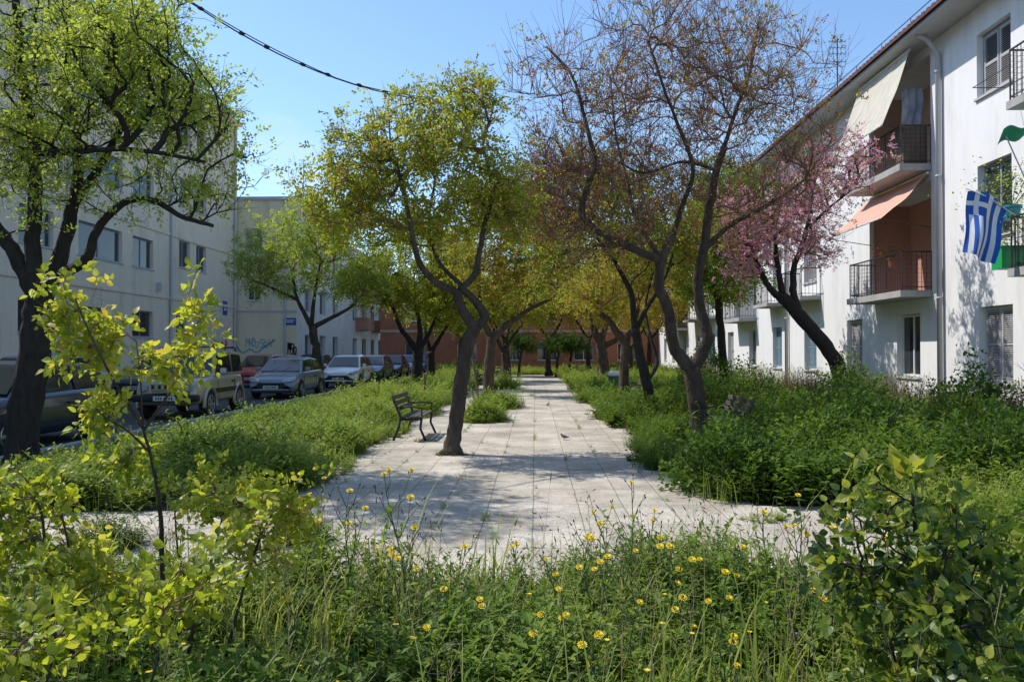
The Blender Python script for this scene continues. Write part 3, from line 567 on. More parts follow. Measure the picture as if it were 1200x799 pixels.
sapling('sapling', 'bushy yellow-green young shoots in the near bed, right of the tallest sapling', [
    L([gb(215, 3.9), (232, 700, 3.9), (250, 650, 3.9), (262, 600, 3.9)], 0.010, 0.005), L([gb(255, 3.9), (285, 690, 3.9), (305, 630, 3.9), (325, 590, 3.9)], 0.009, 0.004), L([gb(200, 4.0), (215, 690, 4.0), (208, 640, 4.0), (205, 600, 4)], 0.007, 0.004)],
    [ell(262, 590, 3.9, 36, 36, .2), ell(320, 600, 3.9, 42, 34, .2), ell(290, 640, 3.9, 48, 24, .2), ell(210, 590, 4, 16, 30, .12), ell(350, 610, 3.9, 18, 22, .12)],
    360, 42, 'leaf_sap', 26, 0.034, spray=0.11, pick=0.1)
sapling('sapling', 'yellow-green shoots at the left edge of the near bed', [
    L([gb(70, 3.6), (62, 720, 3.6), (55, 660, 3.6), (48, 600, 3.6), (30, 560, 3.6)], 0.010, 0.004), L([gb(80, 3.6), (88, 730, 3.6), (84, 660, 3.6), (72, 600, 3.6)], 0.008, 0.004)],
    [ell(22, 585, 3.6, 34, 38, .2), ell(75, 590, 3.6, 30, 28, .2), ell(60, 650, 3.6, 60, 32, .2), ell(10, 640, 3.6, 36, 30, .2), ell(110, 690, 3.6, 40, 26, .2)],
    330, 43, 'leaf_sap', 24, 0.038, spray=0.12, pick=0.1, valr=(0, .95))
sapling('sapling', 'low yellow-green shoots in the bottom left corner', [
    L([(30, 900, 2.9), (40, 840, 2.9), (60, 780, 2.9), (60, 730, 2.9)], 0.008, 0.003), L([(150, 910, 3.0), (160, 850, 3.0), (180, 790, 3.0), (190, 740, 3.0)], 0.008, 0.003)],
    [ell(30, 745, 2.9, 50, 28, .2), ell(85, 760, 2.9, 40, 24, .2), ell(190, 700, 3.1, 40, 32, .2), ell(240, 690, 3.1, 30, 24, .2)],
    160, 44, 'leaf_sap', 18, 0.042, spray=0.13, pick=0.1, valr=(0, .9))
# glossy shrub right
sapling('glossy_shrub', 'glossy leaved shrub with large upright pale top leaves at the bottom right', [
    L([gb(1085, 3.4), (1080, 760, 3.4), (1075, 660, 3.4), (1070, 590, 3.4), (1066, 545, 3.4)], 0.014, 0.005), L([gb(1060, 3.4), (1045, 760, 3.4), (1020, 680, 3.4), (1008, 610, 3.4)], 0.010, 0.004),
    L([gb(1110, 3.4), (1120, 760, 3.4), (1135, 690, 3.4), (1150, 630, 3.4)], 0.010, 0.004), L([(1080, 760, 3.4), (1100, 700, 3.2), (1110, 640, 3.1)], 0.007, 0.003)],
    [ell(1020, 600, 3.4, 42, 40, .25), ell(1080, 620, 3.4, 55, 45, .3), ell(1130, 640, 3.4, 50, 40, .25), ell(1050, 700, 3.3, 70, 50, .3), ell(1120, 720, 3.3, 60, 50, .3), ell(1085, 780, 3.2, 90, 45, .3), ell(1000, 650, 3.4, 45, 60, .3), ell(1160, 680, 3.4, 40, 60, .3)],
    360, 45, 'leaf_glossy', 16, 0.046, cat='shrub', spray=0.14, pick=0.1, valr=(0, 0.98), tip_r=0.003)
# big upright leaves at its top, a part of their own
gs_root = [o for o in bpy.data.objects if o.name.startswith('glossy_shrub')][0]
g = Geo(); bx_, c0 = np.array(gs_root.location), at(1066, 560, 3.4)
rs = np.random.RandomState(4); k = 22
an = rs.random(k) * 6.28; Dl = np.stack([np.cos(an) * .8, np.sin(an) * .5, 0.25 + rs.random(k) * .9], 1)
g.inst(LB_V, LB_F, c0 + rs.standard_normal((k, 3)) * 0.022, Dl, np.tile([0, 0.2, 1.0], (k, 1)) + rs.standard_normal((k, 3)) * .3, np.stack([np.full(k, .09), .10 + .05 * rs.random(k), np.full(k, .1)], 1), 0, 0.66 + 0.14 * rs.random(k))
g.build('top_leaves', 'leaf_glossy', gs_root, world=bx_)

# ------------------------------------------------------------------ ground cover
def tuft_template(rs, n=14, h=0.3, spread=0.07, lean=0.5, wdt=0.006):
    V, F, va = [], [], []
    for _ in range(n):
        b = np.append(rs.standard_normal(2) * spread, 0); a = rs.random() * 6.28; d = np.array([math.cos(a), math.sin(a), 0]); s_ = np.array([-d[1], d[0], 0]) * wdt
        hh = h * (0.5 + rs.random() * 0.8); ln = lean * rs.random() * hh; i = len(V)
        for t in (0, 0.4, 0.75, 1.0):
            p = b + np.array([0, 0, hh * (t - 0.25 * t * t * lean)]) + d * ln * t * t; w_ = 1 - t * 0.95
            V += [p - s_ * w_, p + s_ * w_]
        vv = rs.random()
        for q in range(3): F.append((i + 2 * q, i + 2 * q + 1, i + 2 * q + 3, i + 2 * q + 2)); va.append(vv)
    return np.array(V), np.array(F), np.array(va)
def herb_template(rs, stems=6, h=0.35, nl=10, ls=0.06, spread=0.08, narrow=False):
    V, F, va = [], [], []
    for _ in range(stems):
        b = np.append(rs.standard_normal(2) * spread, 0); a = rs.random() * 6.28; d = np.array([math.cos(a), math.sin(a), 0]); hh = h * (0.45 + rs.random() * 0.75); ln = hh * (0.25 + 0.85 * rs.random())
        pt = lambda t: b + np.array([0, 0, hh * t]) + d * ln * t * t
        s_ = np.array([-d[1], d[0], 0]) * 0.0025; i = len(V)
        for t in (0, 0.5, 1): V += [pt(t) - s_, pt(t) + s_]
        F += [(i, i + 1, i + 3, i + 2), (i + 2, i + 3, i + 5, i + 4)]; va += [0.3, 0.35]
        vb = rs.random()
        for q in range(nl):
            t = 0.12 + 0.9 * q / nl; p = pt(min(t, 1)); a2 = a + q * 2.4 + rs.random(); up = -0.1 + 0.9 * t * rs.random() + 0.2
            dd = np.array([math.cos(a2), math.sin(a2), up]); dd /= np.linalg.norm(dd); X = np.cross(dd, [0, 0, 1.0]); X /= np.linalg.norm(X) + 1e-9; Zz = np.cross(X, dd)
            l = ls * (1.25 - 0.6 * t) * (0.7 + 0.6 * rs.random()); T = LL_V if narrow else LS_V * np.array([1.15, 1, 1]); i = len(V)
            for v in T: V.append(p + (v[0] * X + v[1] * dd + v[2] * Zz) * l)
            if narrow: F += [(i, i + 1, i + 4, i + 5), (i + 1, i + 2, i + 3, i + 4)]; va += [vb * .5 + .4 * rs.random()] * 2
            else: F.append((i, i + 1, i + 2, i + 3)); va.append(vb * .5 + .4 * rs.random())
    return np.array(V), np.array(F), np.array(va)
rsT = np.random.RandomState(77)
TUFTS = [tuft_template(rsT, 16, 0.30) for _ in range(5)] + [tuft_template(rsT, 10, 0.42, 0.06, 0.9, 0.005) for _ in range(3)]
HERBS = [herb_template(rsT, 7, 0.32, 15, 0.055) for _ in range(5)] + [herb_template(rsT, 6, 0.34, 15, 0.07, narrow=True) for _ in range(3)] + [herb_template(rsT, 5, 0.22, 9, 0.085) for _ in range(3)]
def cover(g, P, hs, temps, rs, tone=(0.0, 0.85), m=0, zoff=0):
    n = len(P); w_ = rs.randint(0, len(temps), n)
    for ti, (V, F, va) in enumerate(temps):
        s_ = np.where(w_ == ti)[0]
        if len(s_) == 0: continue
        a = rs.random(len(s_)) * 6.28; c, s2 = np.cos(a), np.sin(a); sc_ = hs[s_] * (0.75 + 0.5 * rs.random(len(s_)))
        X = V[None, :, 0] * c[:, None] - V[None, :, 1] * s2[:, None]; Y = V[None, :, 0] * s2[:, None] + V[None, :, 1] * c[:, None]
        W = np.stack([X * sc_[:, None] + P[s_, 0][:, None], Y * sc_[:, None] + P[s_, 1][:, None], V[None, :, 2] * sc_[:, None] + zoff + np.zeros((len(s_), 1))], -1)
        FF = (np.arange(len(s_)) * len(V))[:, None, None] + F[None]
        pt = 0.5 + 0.5 * np.sin(P[s_, 0] * 1.7 + P[s_, 1] * .9) * np.sin(P[s_, 1] * 1.3 - P[s_, 0] * .6)
        val = tone[0] + (tone[1] - tone[0]) * np.clip(0.55 * va[None] + 0.30 * pt[:, None] + 0.30 * rs.random((len(s_), 1)) - .05, 0, 1)
        g.add(W.reshape(-1, 3), FF.reshape(-1, F.shape[1]), m, val.reshape(-1))
def area(rs, n, x0, x1, y0, y1, ok=None):
    P = np.stack([x0 + (x1 - x0) * rs.random(n), y0 + (y1 - y0) * rs.random(n)], 1)
    return P if ok is None else P[ok(P)]
def lump(P, a=1.0, s=0): return 0.5 + 0.5 * np.sin(P[:, 0] * 2.1 * a + s) * np.cos(P[:, 1] * 1.7 * a + s * 2 + P[:, 0] * .5)

rs = np.random.RandomState(5)
# near bed
g = Geo()
ok = lambda P: P[:, 1] < 5.65 + 0.25 * np.sin(P[:, 0] * 1.9) + np.where(P[:, 0] < -2.0, -0.3, 0) + np.where(P[:, 0] > 2.6, 0.6, 0)
P = area(rs, 900, -4.6, 5.2, 2.2, 6.9, ok); cover(g, P, 0.7 + 0.55 * lump(P), TUFTS, rs, (0.1, .95))
P = area(rs, 3000, -4.6, 5.2, 2.2, 6.9, ok); P = P[lump(P, 2.1, 5) + .5 * rs.random(len(P)) > .28]; cover(g, P, 0.55 + 0.8 * lump(P, 1.3, 2), HERBS, rs, (0.0, .85))
P = area(rs, 260, -4.6, 5.2, 2.4, 5.9, ok); cover(g, P, 1.1 + 0.5 * lump(P), TUFTS[5:], rs, (0.6, 1.0))
# small flowers scattered through it
P = area(rs, 120, -3.0, 4.2, 3.0, 6.1, ok); k = len(P); zz = 0.26 + 0.26 * rs.random(k)
for i in range(k):
    c = np.array([P[i, 0], P[i, 1], zz[i]]); mm = 1 if rs.random() < 0.8 else 2; r_ = (0.008 + .008 * rs.random()) if mm == 1 else 0.008
    g.tube([c - [0.02, 0, zz[i]], c - [0, 0, .01]], 0.0015, 3, cap=False, val=.4)
    q = 8; aa = np.arange(q) * 2 * math.pi / q
    g.inst(LS_V, LS_F, np.tile(c, (q, 1)), np.stack([np.cos(aa), np.sin(aa), np.full(q, .35)], 1), np.tile([0, 0, 1.], (q, 1)), np.full(q, r_ * 1.3), mm)
for x, y in area(rs, 420, -4.2, 4.8, 2.8, 6.0, ok):
    h_ = .35 + .4 * rs.random(); a = rs.random() * 6.28; e = np.array([x + .12 * math.cos(a), y + .12 * math.sin(a), h_]); b_ = np.array([x, y, 0.0]); md_ = (b_ + e) / 2 + [.02, 0, .03]
    g.tube([b_, md_, e], [.0024, .0018, .001], 3, 3, cap=False)
    for q in range(5):
        t_ = .55 + .45 * q / 4; p = md_ + (e - md_) * (t_ - .5) * 2; d_ = rs.standard_normal(3) * .035 + [0, 0, .035]; g.tube([p, p + d_], [.0012, .0008], 3, 3, cap=False); g.tube([p + d_, p + d_ * 1.2, p + d_ * 1.45], [.001, .0042, .001], 4, 4, cap=False)
tag(g.build('meadow', ['leaf_weed', 'yellow', 'violet', 'straw', 'bud']), 'rough meadow of grass and herbs dotted with small yellow and violet flowers, filling the near bed', 'meadow', kind='stuff')

# left bed between path and kerb
g = Geo()
def okL(P): return P[:, 0] < EDGE_L + 0.02 + 0.22 * np.sin(P[:, 1] * 1.3) + .1 * np.sin(P[:, 1] * 4.1)
kl = lambda P: np.clip((P[:, 0] + 7.7) / 2.0, .42, 1)
P = area(rs, 1900, -7.6, -2.5, 8.1, 20, okL); cover(g, P, kl(P) * (0.9 + 0.6 * lump(P)) * np.clip((-2.7 - P[:, 0]) / 1.2 + .55, .5, 1), HERBS, rs, (0.1, .95))
P = area(rs, 450, -7.6, -2.5, 8.1, 20, okL); cover(g, P, kl(P) * (0.8 + 0.5 * lump(P, 1, 1)), TUFTS, rs, (0.2, .95))
P = area(rs, 1500, -7.6, -2.5, 20, 40, okL); cover(g, P, kl(P) * (1.15 + 0.5 * lump(P)), HERBS, rs, (0.15, .95))
P = area(rs, 300, -7.6, -2.5, 20, 40, okL); cover(g, P, kl(P) * (1.0 + 0.5 * lump(P)), TUFTS, rs, (0.3, .95))
P = area(rs, 800, -7.6, -2.5, 40, 60, okL); cover(g, P, kl(P) * (1.4 + 0.5 * lump(P)), HERBS, rs, (0.2, .95))
tag(g.build('weeds', ['leaf_weed']), 'sunlit bed of tall weeds between the path and the parked cars', 'weeds', kind='stuff')
g = Geo()
P = area(rs, 260, -6.9, -3.2, 4.3, 5.7); cover(g, P, 0.7 + 0.5 * lump(P), TUFTS + HERBS, rs, (0, .9))
P = area(rs, 300, 2.0, 9.5, 55, 61); cover(g, P, 1.6 + 0.5 * lump(P), HERBS, rs, (0.2, .9))
P = area(rs, 400, -7, 2.0, 56.2, 61); cover(g, P, 1.2 + 0.5 * lump(P), HERBS, rs, (0.3, .95))
tag(g.build('verge', ['leaf_weed']), 'grassy verge at the far end of the path in front of the terracotta building', 'verge', kind='stuff')

# right bed
def edgeR(y): return 1.75 + 0.25 * np.sin(y * 0.9) + 0.12 * np.sin(y * 3.1) + np.where(y < 10.5, -0.1, 0)
def okR(P): return (P[:, 0] > edgeR(P[:, 1])) & (np.hypot(P[:, 0] - 3.0, (P[:, 1] - 13.7) * .8) > .95) & (np.hypot(P[:, 0] - 2.8, (P[:, 1] - 24.5) * .6) > .9)
g = Geo()
P = area(rs, 2600, 1.4, 9.5, 8.7, 17, okR); cover(g, P, (1.0 + 0.75 * lump(P, .8, 3)) * np.clip((P[:, 0] - 1.2) / 1.2, .55, 1.25), HERBS, rs, (0.0, .55))  # low tone range paints the bed's deep shade into the leaf colour
P = area(rs, 400, 1.4, 9.5, 8.7, 17, okR); cover(g, P, 1.1 + 0.6 * lump(P, 1, 1), TUFTS, rs, (0.1, .85))
P = area(rs, 2200, 1.4, 9.5, 17, 34, okR); cover(g, P, 1.25 + 0.7 * lump(P, .8, 3), HERBS, rs, (0.0, .68))
P = area(rs, 1300, 1.4, 9.5, 34, 56, okR); cover(g, P, 1.5 + 0.7 * lump(P, .8, 3), HERBS, rs, (0.2, .95))
P = area(rs, 800, 3.4, 9.5, 6.6, 9.0); cover(g, P, 1.1 + 0.5 * lump(P), HERBS + TUFTS, rs, (0.0, .9))
tag(g.build('undergrowth', ['leaf_weed']), 'dense dark undergrowth along the right of the path up to the white building', 'undergrowth', kind='stuff')
# leaf litter on the paving
g = Geo(); P = area(rs, 1500, -2.8, 2.4, 6.3, 40); k = len(P)
P3 = np.column_stack([P, np.full(k, 0.012)]); a = rs.random(k) * 6.28
g.inst(LS_V, LS_F, P3, np.stack([np.cos(a), np.sin(a), .1 * rs.random(k)], 1), np.tile([0, 0, 1.], (k, 1)), 0.018 + .03 * rs.random(k) ** 2, 0)
P = area(rs, 500, -7, 9, 6.2, 8.2); k = len(P); P3 = np.column_stack([P, np.full(k, 0.012)]); a = rs.random(k) * 6.28
g.inst(LS_V, LS_F, P3, np.stack([np.cos(a), np.sin(a), .1 * rs.random(k)], 1), np.tile([0, 0, 1.], (k, 1)), 0.015 + .025 * rs.random(k) ** 2, 0)
P = area(rs, 130, -2.8, 2.2, 6.4, 34); P[:, 0] = np.round(P[:, 0] / .48) * .48 + rs.standard_normal(len(P)) * .01; cover(g, P, .16 + .2 * rs.random(len(P)), HERBS, rs, (.2, .9), m=1)
yy = 8 + 30 * rs.random(260); P = np.stack([EDGE_L + .12 * rs.random(260) + .2 * np.sin(yy * 1.3), yy], 1); cover(g, P, .25 + .35 * rs.random(260), HERBS, rs, (.2, .9), m=1)
tag(g.build('leaf_litter', ['cloud_litter', 'leaf_weed']), 'dry leaf litter and tiny weeds scattered over the paving slabs', 'litter', kind='stuff')

# clumps growing out of the paving: things of their own
def clump(name, label, cat, x, y, rx, ry, h, n, seed, temps=None, tone=(0.1, .9), m='leaf_weed', group=None):
    r = np.random.RandomState(seed); g = Geo(); a = r.random(n) * 6.28; q = np.sqrt(r.random(n))
    P = np.stack([q * np.cos(a) * rx, q * np.sin(a) * ry], 1); hs = (h / 0.36) * (1 - 0.55 * q ** 2)
    cover(g, P, hs, temps or HERBS, r, tone); o = g.build(name, m); o.location = (x, y, 0); return tag(o, label, cat, group)
def gp(px, py): Y = 1540 / (py - 412); return (float(at(px, py, Y)[0]), Y)
def Xof(px, Y): return float(at(px, 412, Y)[0])
clump('weed_clump', 'low leafy clump nearest on the paving, behind the looped fork tree', 'weed clump', Xof(566, 19), 19, .62, .8, .55, 90, 1)
clump('weed_clump', 'wide leafy clump around the foot of the tree with the leaning limb', 'weed clump', Xof(583, 23.5), 23.5, .72, 1.4, .60, 110, 2)
clump('weed_clump', 'bushy clump on the paving far down the left side of the path', 'weed clump', Xof(592, 36), 36, .7, 1.6, .8, 70, 3)
clump('weed_clump', 'light green clump at the foot of the slim forked tree', 'weed clump', Xof(762, 18.2), 18.2, .85, 1.2, .6, 110, 4)
clump('weed_clump', 'yellowish clump at the foot of the pollard by the litter bin', 'weed clump', Xof(735, 23), 23, .8, 1.3, .55, 90, 5, tone=(.4, 1))
clump('weed_clump', 'dark leafy clump in front of the twin stemmed pollard', 'weed clump', Xof(703, 31), 31, .9, 2.2, .8, 120, 6)
clump('weed_tuft', 'ring of small weeds around the foot of the looped fork tree', 'weeds', Xof(529, 12.75), 12.75, .28, .2, .09, 40, 7, tone=(.3, 1))
clump('weed_tuft', 'single small weed in the middle of the path', 'weeds', Xof(624, 30), 30, .18, .3, .12, 14, 8, tone=(.4, 1))
clump('weed_tuft', 'small weeds under the near bench on the left', 'weeds', Xof(497, 14.6), 14.6, .2, .2, .13, 16, 9, tone=(.2, 1))
clump('weed_tuft', 'small weeds in the joint of the paving near the glossy shrub', 'weeds', Xof(898, 7.9), 7.9, .28, .2, .13, 24, 10, tone=(.3, 1))
clump('weed_clump', 'dark low bush on the crossing path behind the yellow shoots', 'weed clump', Xof(125, 6.6), 6.6, .28, .25, .3, 40, 11, tone=(0, .6))
clump('weed_clump', 'dark tuft on the crossing path right of the yellow shoots', 'weed clump', Xof(352, 6.9), 6.9, .25, .2, .3, 36, 12, tone=(0, .6))
clump('weed_tuft', 'flat dark weed in a paving joint close to the near bed', 'weeds', Xof(511, 7.65), 7.65, .015, .015, .03, 8, 13, tone=(0, .5))
clump('weed_tuft', 'flat dark weed in a paving joint, farther one of the pair', 'weeds', Xof(527, 8.9), 8.9, .015, .015, .03, 8, 14, tone=(0, .5))

LV = [(-3.25, 9.6, .6, .7, .62, 'bushy light green clump at the near corner of the left bed'), (-4.3, 11.2, .9, .8, .72, 'broad leafy clump in the left bed in front of the near bench'), (-3.4, 12.8, .6, .9, .62, 'rounded leafy clump just in front of the near bench'),
      (-3.6, 17.6, .7, 1.0, .72, 'tall leafy clump behind the near bench'), (-5.2, 16.0, .8, .8, .6, 'pale leafy clump halfway between the near bench and the cars'), (-3.3, 21.5, .7, 1.4, .75, 'leafy clump beside the upright dark post'), (-5.0, 24.5, 1.0, 1.3, .8, 'broad clump in the left bed level with the grey-blue hatchback'), (-3.4, 29, .8, 1.8, .85, 'leafy clump at the path edge before the distant left bench')]
for i, (x, y, rx, ry, h, lb) in enumerate(LV): clump('weed_clump', lb, 'weed clump', x, y, rx, ry, h, 110, 80 + i, tone=((.25, 1), (.05, .75), (.15, .9))[i % 3])
# shrubs of the right bed
def bush(name, label, cat, x, y, rx, ry, h, n, seed, leaf, lsize, valr=(0, 1), z0=0.0, shell=0.55, twig=None, group=None, nt_=40, tm='simple'):
    r = np.random.RandomState(seed); root = thing(name, label, cat, (x, y, 0), 0, group); g = Geo()
    for _ in range(nt_):
        a = r.random() * 6.28; q = r.random() ** .5; e = np.array([rx * q * math.cos(a), ry * q * math.sin(a), h * (0.6 + .4 * r.random()) * (1 - .3 * q * q)])
        b = np.array([e[0] * .35, e[1] * .6, 0]); mid = (b + e) / 2 + r.standard_normal(3) * .05
        g.tube([b, mid, e], [.010, .007, .003], 4, cap=False)
        if twig:
            for _ in range(4):
                p = mid + (e - mid) * r.random(); g.tube([p, p + r.standard_normal(3) * .10 + [0, 0, .12]], [.004, .002], 3, cap=False)
    g.build('stems', twig or 'bark_dark', root, smooth=True)
    d = rdir(r, n); d[:, 2] = np.abs(d[:, 2]) * 1.0; q = (shell + (1 - shell) * r.random(n))[:, None]
    bump = 1 + 0.16 * np.sin(d[:, 0:1] * 5 + seed) * np.cos(d[:, 1:2] * 6) + 0.12 * np.sin(d[:, 2:3] * 9 + d[:, 0:1] * 7)
    P = d * q * bump * np.array([rx, ry, h - z0]) + np.array([0, 0, z0]) + r.standard_normal((n, 3)) * .04
    P[:, 2] = np.maximum(P[:, 2], .03)
    tone = 0.5 + 0.5 * np.sin(P[:, 0] * 5 + seed) * np.sin(P[:, 2] * 6 + P[:, 1] * 3)
    val = np.clip(valr[0] + (valr[1] - valr[0]) * (.45 * tone + .6 * r.random(n)), 0, 1)
    g = Geo(); g.inst(LS_V * np.array([1.3, 1, 1]), LS_F, P, d + rdir(r, n) * .9, rdir(r, n) * .8 + [0, 0, 1.], lsize * (.6 + .8 * r.random(n)), 0, val)
    g.build('leaves', leaf, root); return root
bush('rounded_bush', 'clipped rounded dark bush in front of the white building, beyond the large bare tree', 'bush', Xof(828, 25), 25, 1.0, 1.0, 1.85, 5200, 1, 'leaf_dark', .055, z0=.2, shell=.82)
SH = [(2.35, 9.5, .75, .7, .75, 'nearest dark shrub at the corner of the right bed'), (3.9, 10.6, .8, .8, .8, 'dark shrub just behind the corner of the right bed'), (4.7, 11.5, 1.0, 1.0, 1.05, 'broad dark shrub in the middle of the right bed'),
      (3.6, 17.2, .9, 1.0, 1.0, 'shrub behind the bench on the right'), (5.6, 14.6, 1.0, 1.1, 1.1, 'dark shrub left of the foot of the blossoming tree'), (6.4, 12.2, 1.0, .9, .95, 'shrub in front of the brown twiggy hedge'), (5.2, 20, 1.2, 1.3, 1.25, 'dense shrub beyond the bench, left of the leaning trunk'), (7.3, 10.4, .8, .9, 1.2, 'tall shrub at the right edge in front of the shuttered window'), (7.4, 13.6, .7, .8, 1.3, 'tall loose shrub under the drainpipe'), (6.7, 17.0, .8, 1.1, 1.25, 'tall shrub below the barred ground floor window'), (5.4, 9.3, .8, .6, .85, 'low dark shrub between the crossing path and the tall shrubs')]
for i, (x, y, rx, ry, h, lb) in enumerate(SH):
    bush('shrub', lb, 'shrub', x, y, rx * 1.05, ry, h * 1.15, 3800, 50 + i, 'leaf_weed' if i % 2 else 'leaf_dark', .062, valr=(0, .6) if i % 2 else (0.0, .9), shell=.55)
# twiggy hedge along the wall, one row, built as one hedge
root = thing('hedge', 'brown twiggy half-bare hedge along the foot of the white building', 'hedge', (8.55, 24, 0)); g = Geo(); g2 = Geo(); r = np.random.RandomState(9)
for _ in range(2600):
    y = -11.5 + 34 * r.random() ** 1.4; x = .35 * r.standard_normal(); h = 1.0 + .16 * math.sin(y * 1.1) + .12 * r.standard_normal()
    b = np.array([x * .6, y, 0]); e = np.array([x + .12 * r.standard_normal(), y + .15 * r.standard_normal(), h * (0.55 + .45 * r.random())]); mid = (b + e) / 2 + r.standard_normal(3) * .05
    g.tube([b, mid, e], [.007, .006, .0025], 3, cap=False)
    for _ in range(2):
        p = mid + (e - mid) * r.random(); g.tube([p, p + r.standard_normal(3) * .09 + [0, 0, .1]], [.004, .002], 3, cap=False)
n = 17000; P = np.stack([.38 * r.standard_normal(n), -11.5 + 34 * r.random(n) ** 1.4, 1.05 * r.random(n) ** .7], 1); P[:, 2] *= 1 + .12 * np.sin(P[:, 1] * 1.1)
P = P[np.sin(P[:, 1] * 1.9) + np.sin(P[:, 1] * 5 + P[:, 2] * 4) * .6 + r.standard_normal(n) * .4 > -.5]; n = len(P)
g2.inst(LS_V * np.array([1.2, 1, 1]), LS_F, P, rdir(r, n), rdir(r, n) * .7 + [0, 0, 1.], .045 * (.6 + .8 * r.random(n)), 0, .3 + .6 * r.random(n))
g.build('twigs', 'twig_red', root); g2.build('leaves', 'leaf_weed', root)
for i, (x, y, lb) in enumerate([(6.0, 52, 'low clipped hedge at the far right end of the park'), (-4.8, 53, 'low clipped hedge at the far left end of the park')]):
    bush('low_hedge', lb, 'hedge', x, y, 2.2, .9, 1.0, 3000, 70 + i, 'leaf_dark', .09, shell=.8)

# ------------------------------------------------------------------ tall flowering weeds in the near bed
def flower_head(root, c, up, r=.016, m='yellow', seed=0):
    g = Geo(); k = 13; aa = np.arange(k) * 2 * math.pi / k; up = np.asarray(up, float); up /= np.linalg.norm(up); X = np.cross(up, [.3, .9, .1]); X /= np.linalg.norm(X); Y = np.cross(up, X)
    for lay, (e, s_) in enumerate(((.25, 1.0), (.7, .72), (1.4, .45))):
        D = np.cos(aa + lay * .3)[:, None] * X + np.sin(aa + lay * .3)[:, None] * Y + up * e
        g.inst(LS_V, LS_F, np.tile(c, (k, 1)), D, np.tile(up, (k, 1)), np.full(k, r * 1.35 * s_), 0)
    g.tube([c - up * r * .9, c - up * r * .2, c + up * r * .05], [r * .3, r * .42, r * .3], 7, m=1)
    return g.build('flower_head', [m, 'bud'], root)
def tall_weed(label, px, py, Y, seed, heads=3, group=None, lean=0.0, brown=False):
    """one stem whose top stands where the photo shows it"""
    top = at(px, py, Y); r = np.random.RandomState(seed); base = np.array([top[0] + lean + .05 * r.standard_normal(), top[1] + .05 * r.standard_normal(), 0])
    root = thing('flowering_weed', label, 'weed', base, 0, group); g = Geo(); lf = Geo(); T = top - base; H = T[2]
    pt = lambda t: T * t + np.array([.06 * math.sin(t * 3.1 + seed), .04 * math.sin(t * 2 + seed), 0]) * t * (1 - t) * 3
    g.tube([pt(t) for t in np.linspace(0, 1, 9)], np.linspace(.0055, .0018, 9), 6)
    ends = [(pt(1), pt(1) - pt(.9))]
    nb = heads + 3 + r.randint(3)
    for b in range(nb):
        t = .45 + .5 * (b + .5 * r.random()) / nb; a = b * 2.4 + r.random(); L_ = H * (.12 + .16 * r.random()) * (1.2 - t * .4)
        d = np.array([math.cos(a) * .65, math.sin(a) * .65, 1.0]); p0 = pt(t); p1 = p0 + d * L_ * .5 + r.standard_normal(3) * .01; p2 = p0 + d * L_ * np.array([.8, .8, 1.05])
        g.tube([p0, p1, p2], [.0028, .002, .0013], 5, cap=False); ends.append((p2, p2 - p1))
        if r.random() < .6:
            p3 = p1 + np.array([math.cos(a + 1.2), math.sin(a + 1.2), 1.2]) * L_ * .35; g.tube([p1, p3], [.0016, .001], 4, cap=False); ends.append((p3, p3 - p1))
    k = 16; tt = .04 + .75 * np.sort(r.random(k)); aa = np.arange(k) * 2.4
    D = np.stack([np.cos(aa), np.sin(aa), .5 + .5 * r.random(k)], 1)
    lf.inst(LL_V * np.array([1.6, 1, 1]), LL_F, np.array([pt(t) for t in tt]), D, np.tile([0, 0, 1.], (k, 1)), (.13 - .09 * tt) * (.7 + .6 * r.random(k)), 0, .15 + .5 * r.random(k))
    order = r.permutation(len(ends) - 1) + 1; sel = [0] + list(order[:heads - 1])
    for i, (e, d) in enumerate(ends):
        d = d / np.linalg.norm(d)
        if i not in sel: g.tube([e, e + d * .007, e + d * .014, e + d * .018], [.002, .0046, .004, .0018], 6, m=1)
    g.build('stem', ['stem', 'bud'], root, smooth=True); lf.build('leaves', 'leaf_weed', root)
    for i in sel:
        e, d = ends[i]; flower_head(root, e, d + np.array([0, -.15, .25]), .013 + .007 * r.random())
    return root
FW = [(740, 565, 4.6, 'tall weed with a yellow flower standing highest in the middle of the near bed', .0), (450, 555, 4.4, 'tall yellow flowered weed in front of the near bench', -.03), (765, 610, 4.9, None, 0), (486, 618, 4.3, None, .04), (545, 640, 4.8, None, 0), (655, 690, 3.8, None, 0),
      (695, 600, 5.2, None, 0), (640, 655, 4.6, None, 0), (745, 645, 4.4, None, 0), (690, 628, 4.4, None, .05), (712, 652, 4.1, None, 0), (565, 710, 3.7, None, 0), (625, 742, 3.5, None, 0),
      (785, 640, 4.3, None, 0), (800, 700, 4.0, None, 0), (410, 575, 4.6, None, 0), (428, 595, 4.4, None, 0), (380, 560, 4.8, None, 0), (935, 580, 4.6, 'tall yellow flowered weed left of the glossy shrub', -.02), (930, 615, 4.5, None, 0), (895, 600, 4.9, None, 0),
      (1045, 584, 3.8, 'yellow flowered weed rising through the glossy shrub', .02), (850, 670, 4.0, None, 0), (870, 640, 4.5, None, 0), (520, 690, 3.9, None, 0), (600, 640, 5.1, None, 0), (460, 650, 4.1, None, 0), (820, 655, 4.6, None, 0), (750, 705, 3.7, None, 0), (970, 660, 3.9, None, 0), (980, 610, 4.4, None, 0), (335, 700, 3.9, None, 0), (500, 735, 3.5, None, 0), (700, 745, 3.4, None, 0), (860, 745, 3.4, None, 0)]
for i, (px, py, Y, lb, ln) in enumerate(FW):
    tall_weed(lb or 'thin stemmed yellow flowered weed rising out of the near meadow', px, py, Y, 100 + i, heads=1 + (i * 7) % 4, group='yellow flowered weeds in the near bed', lean=ln)

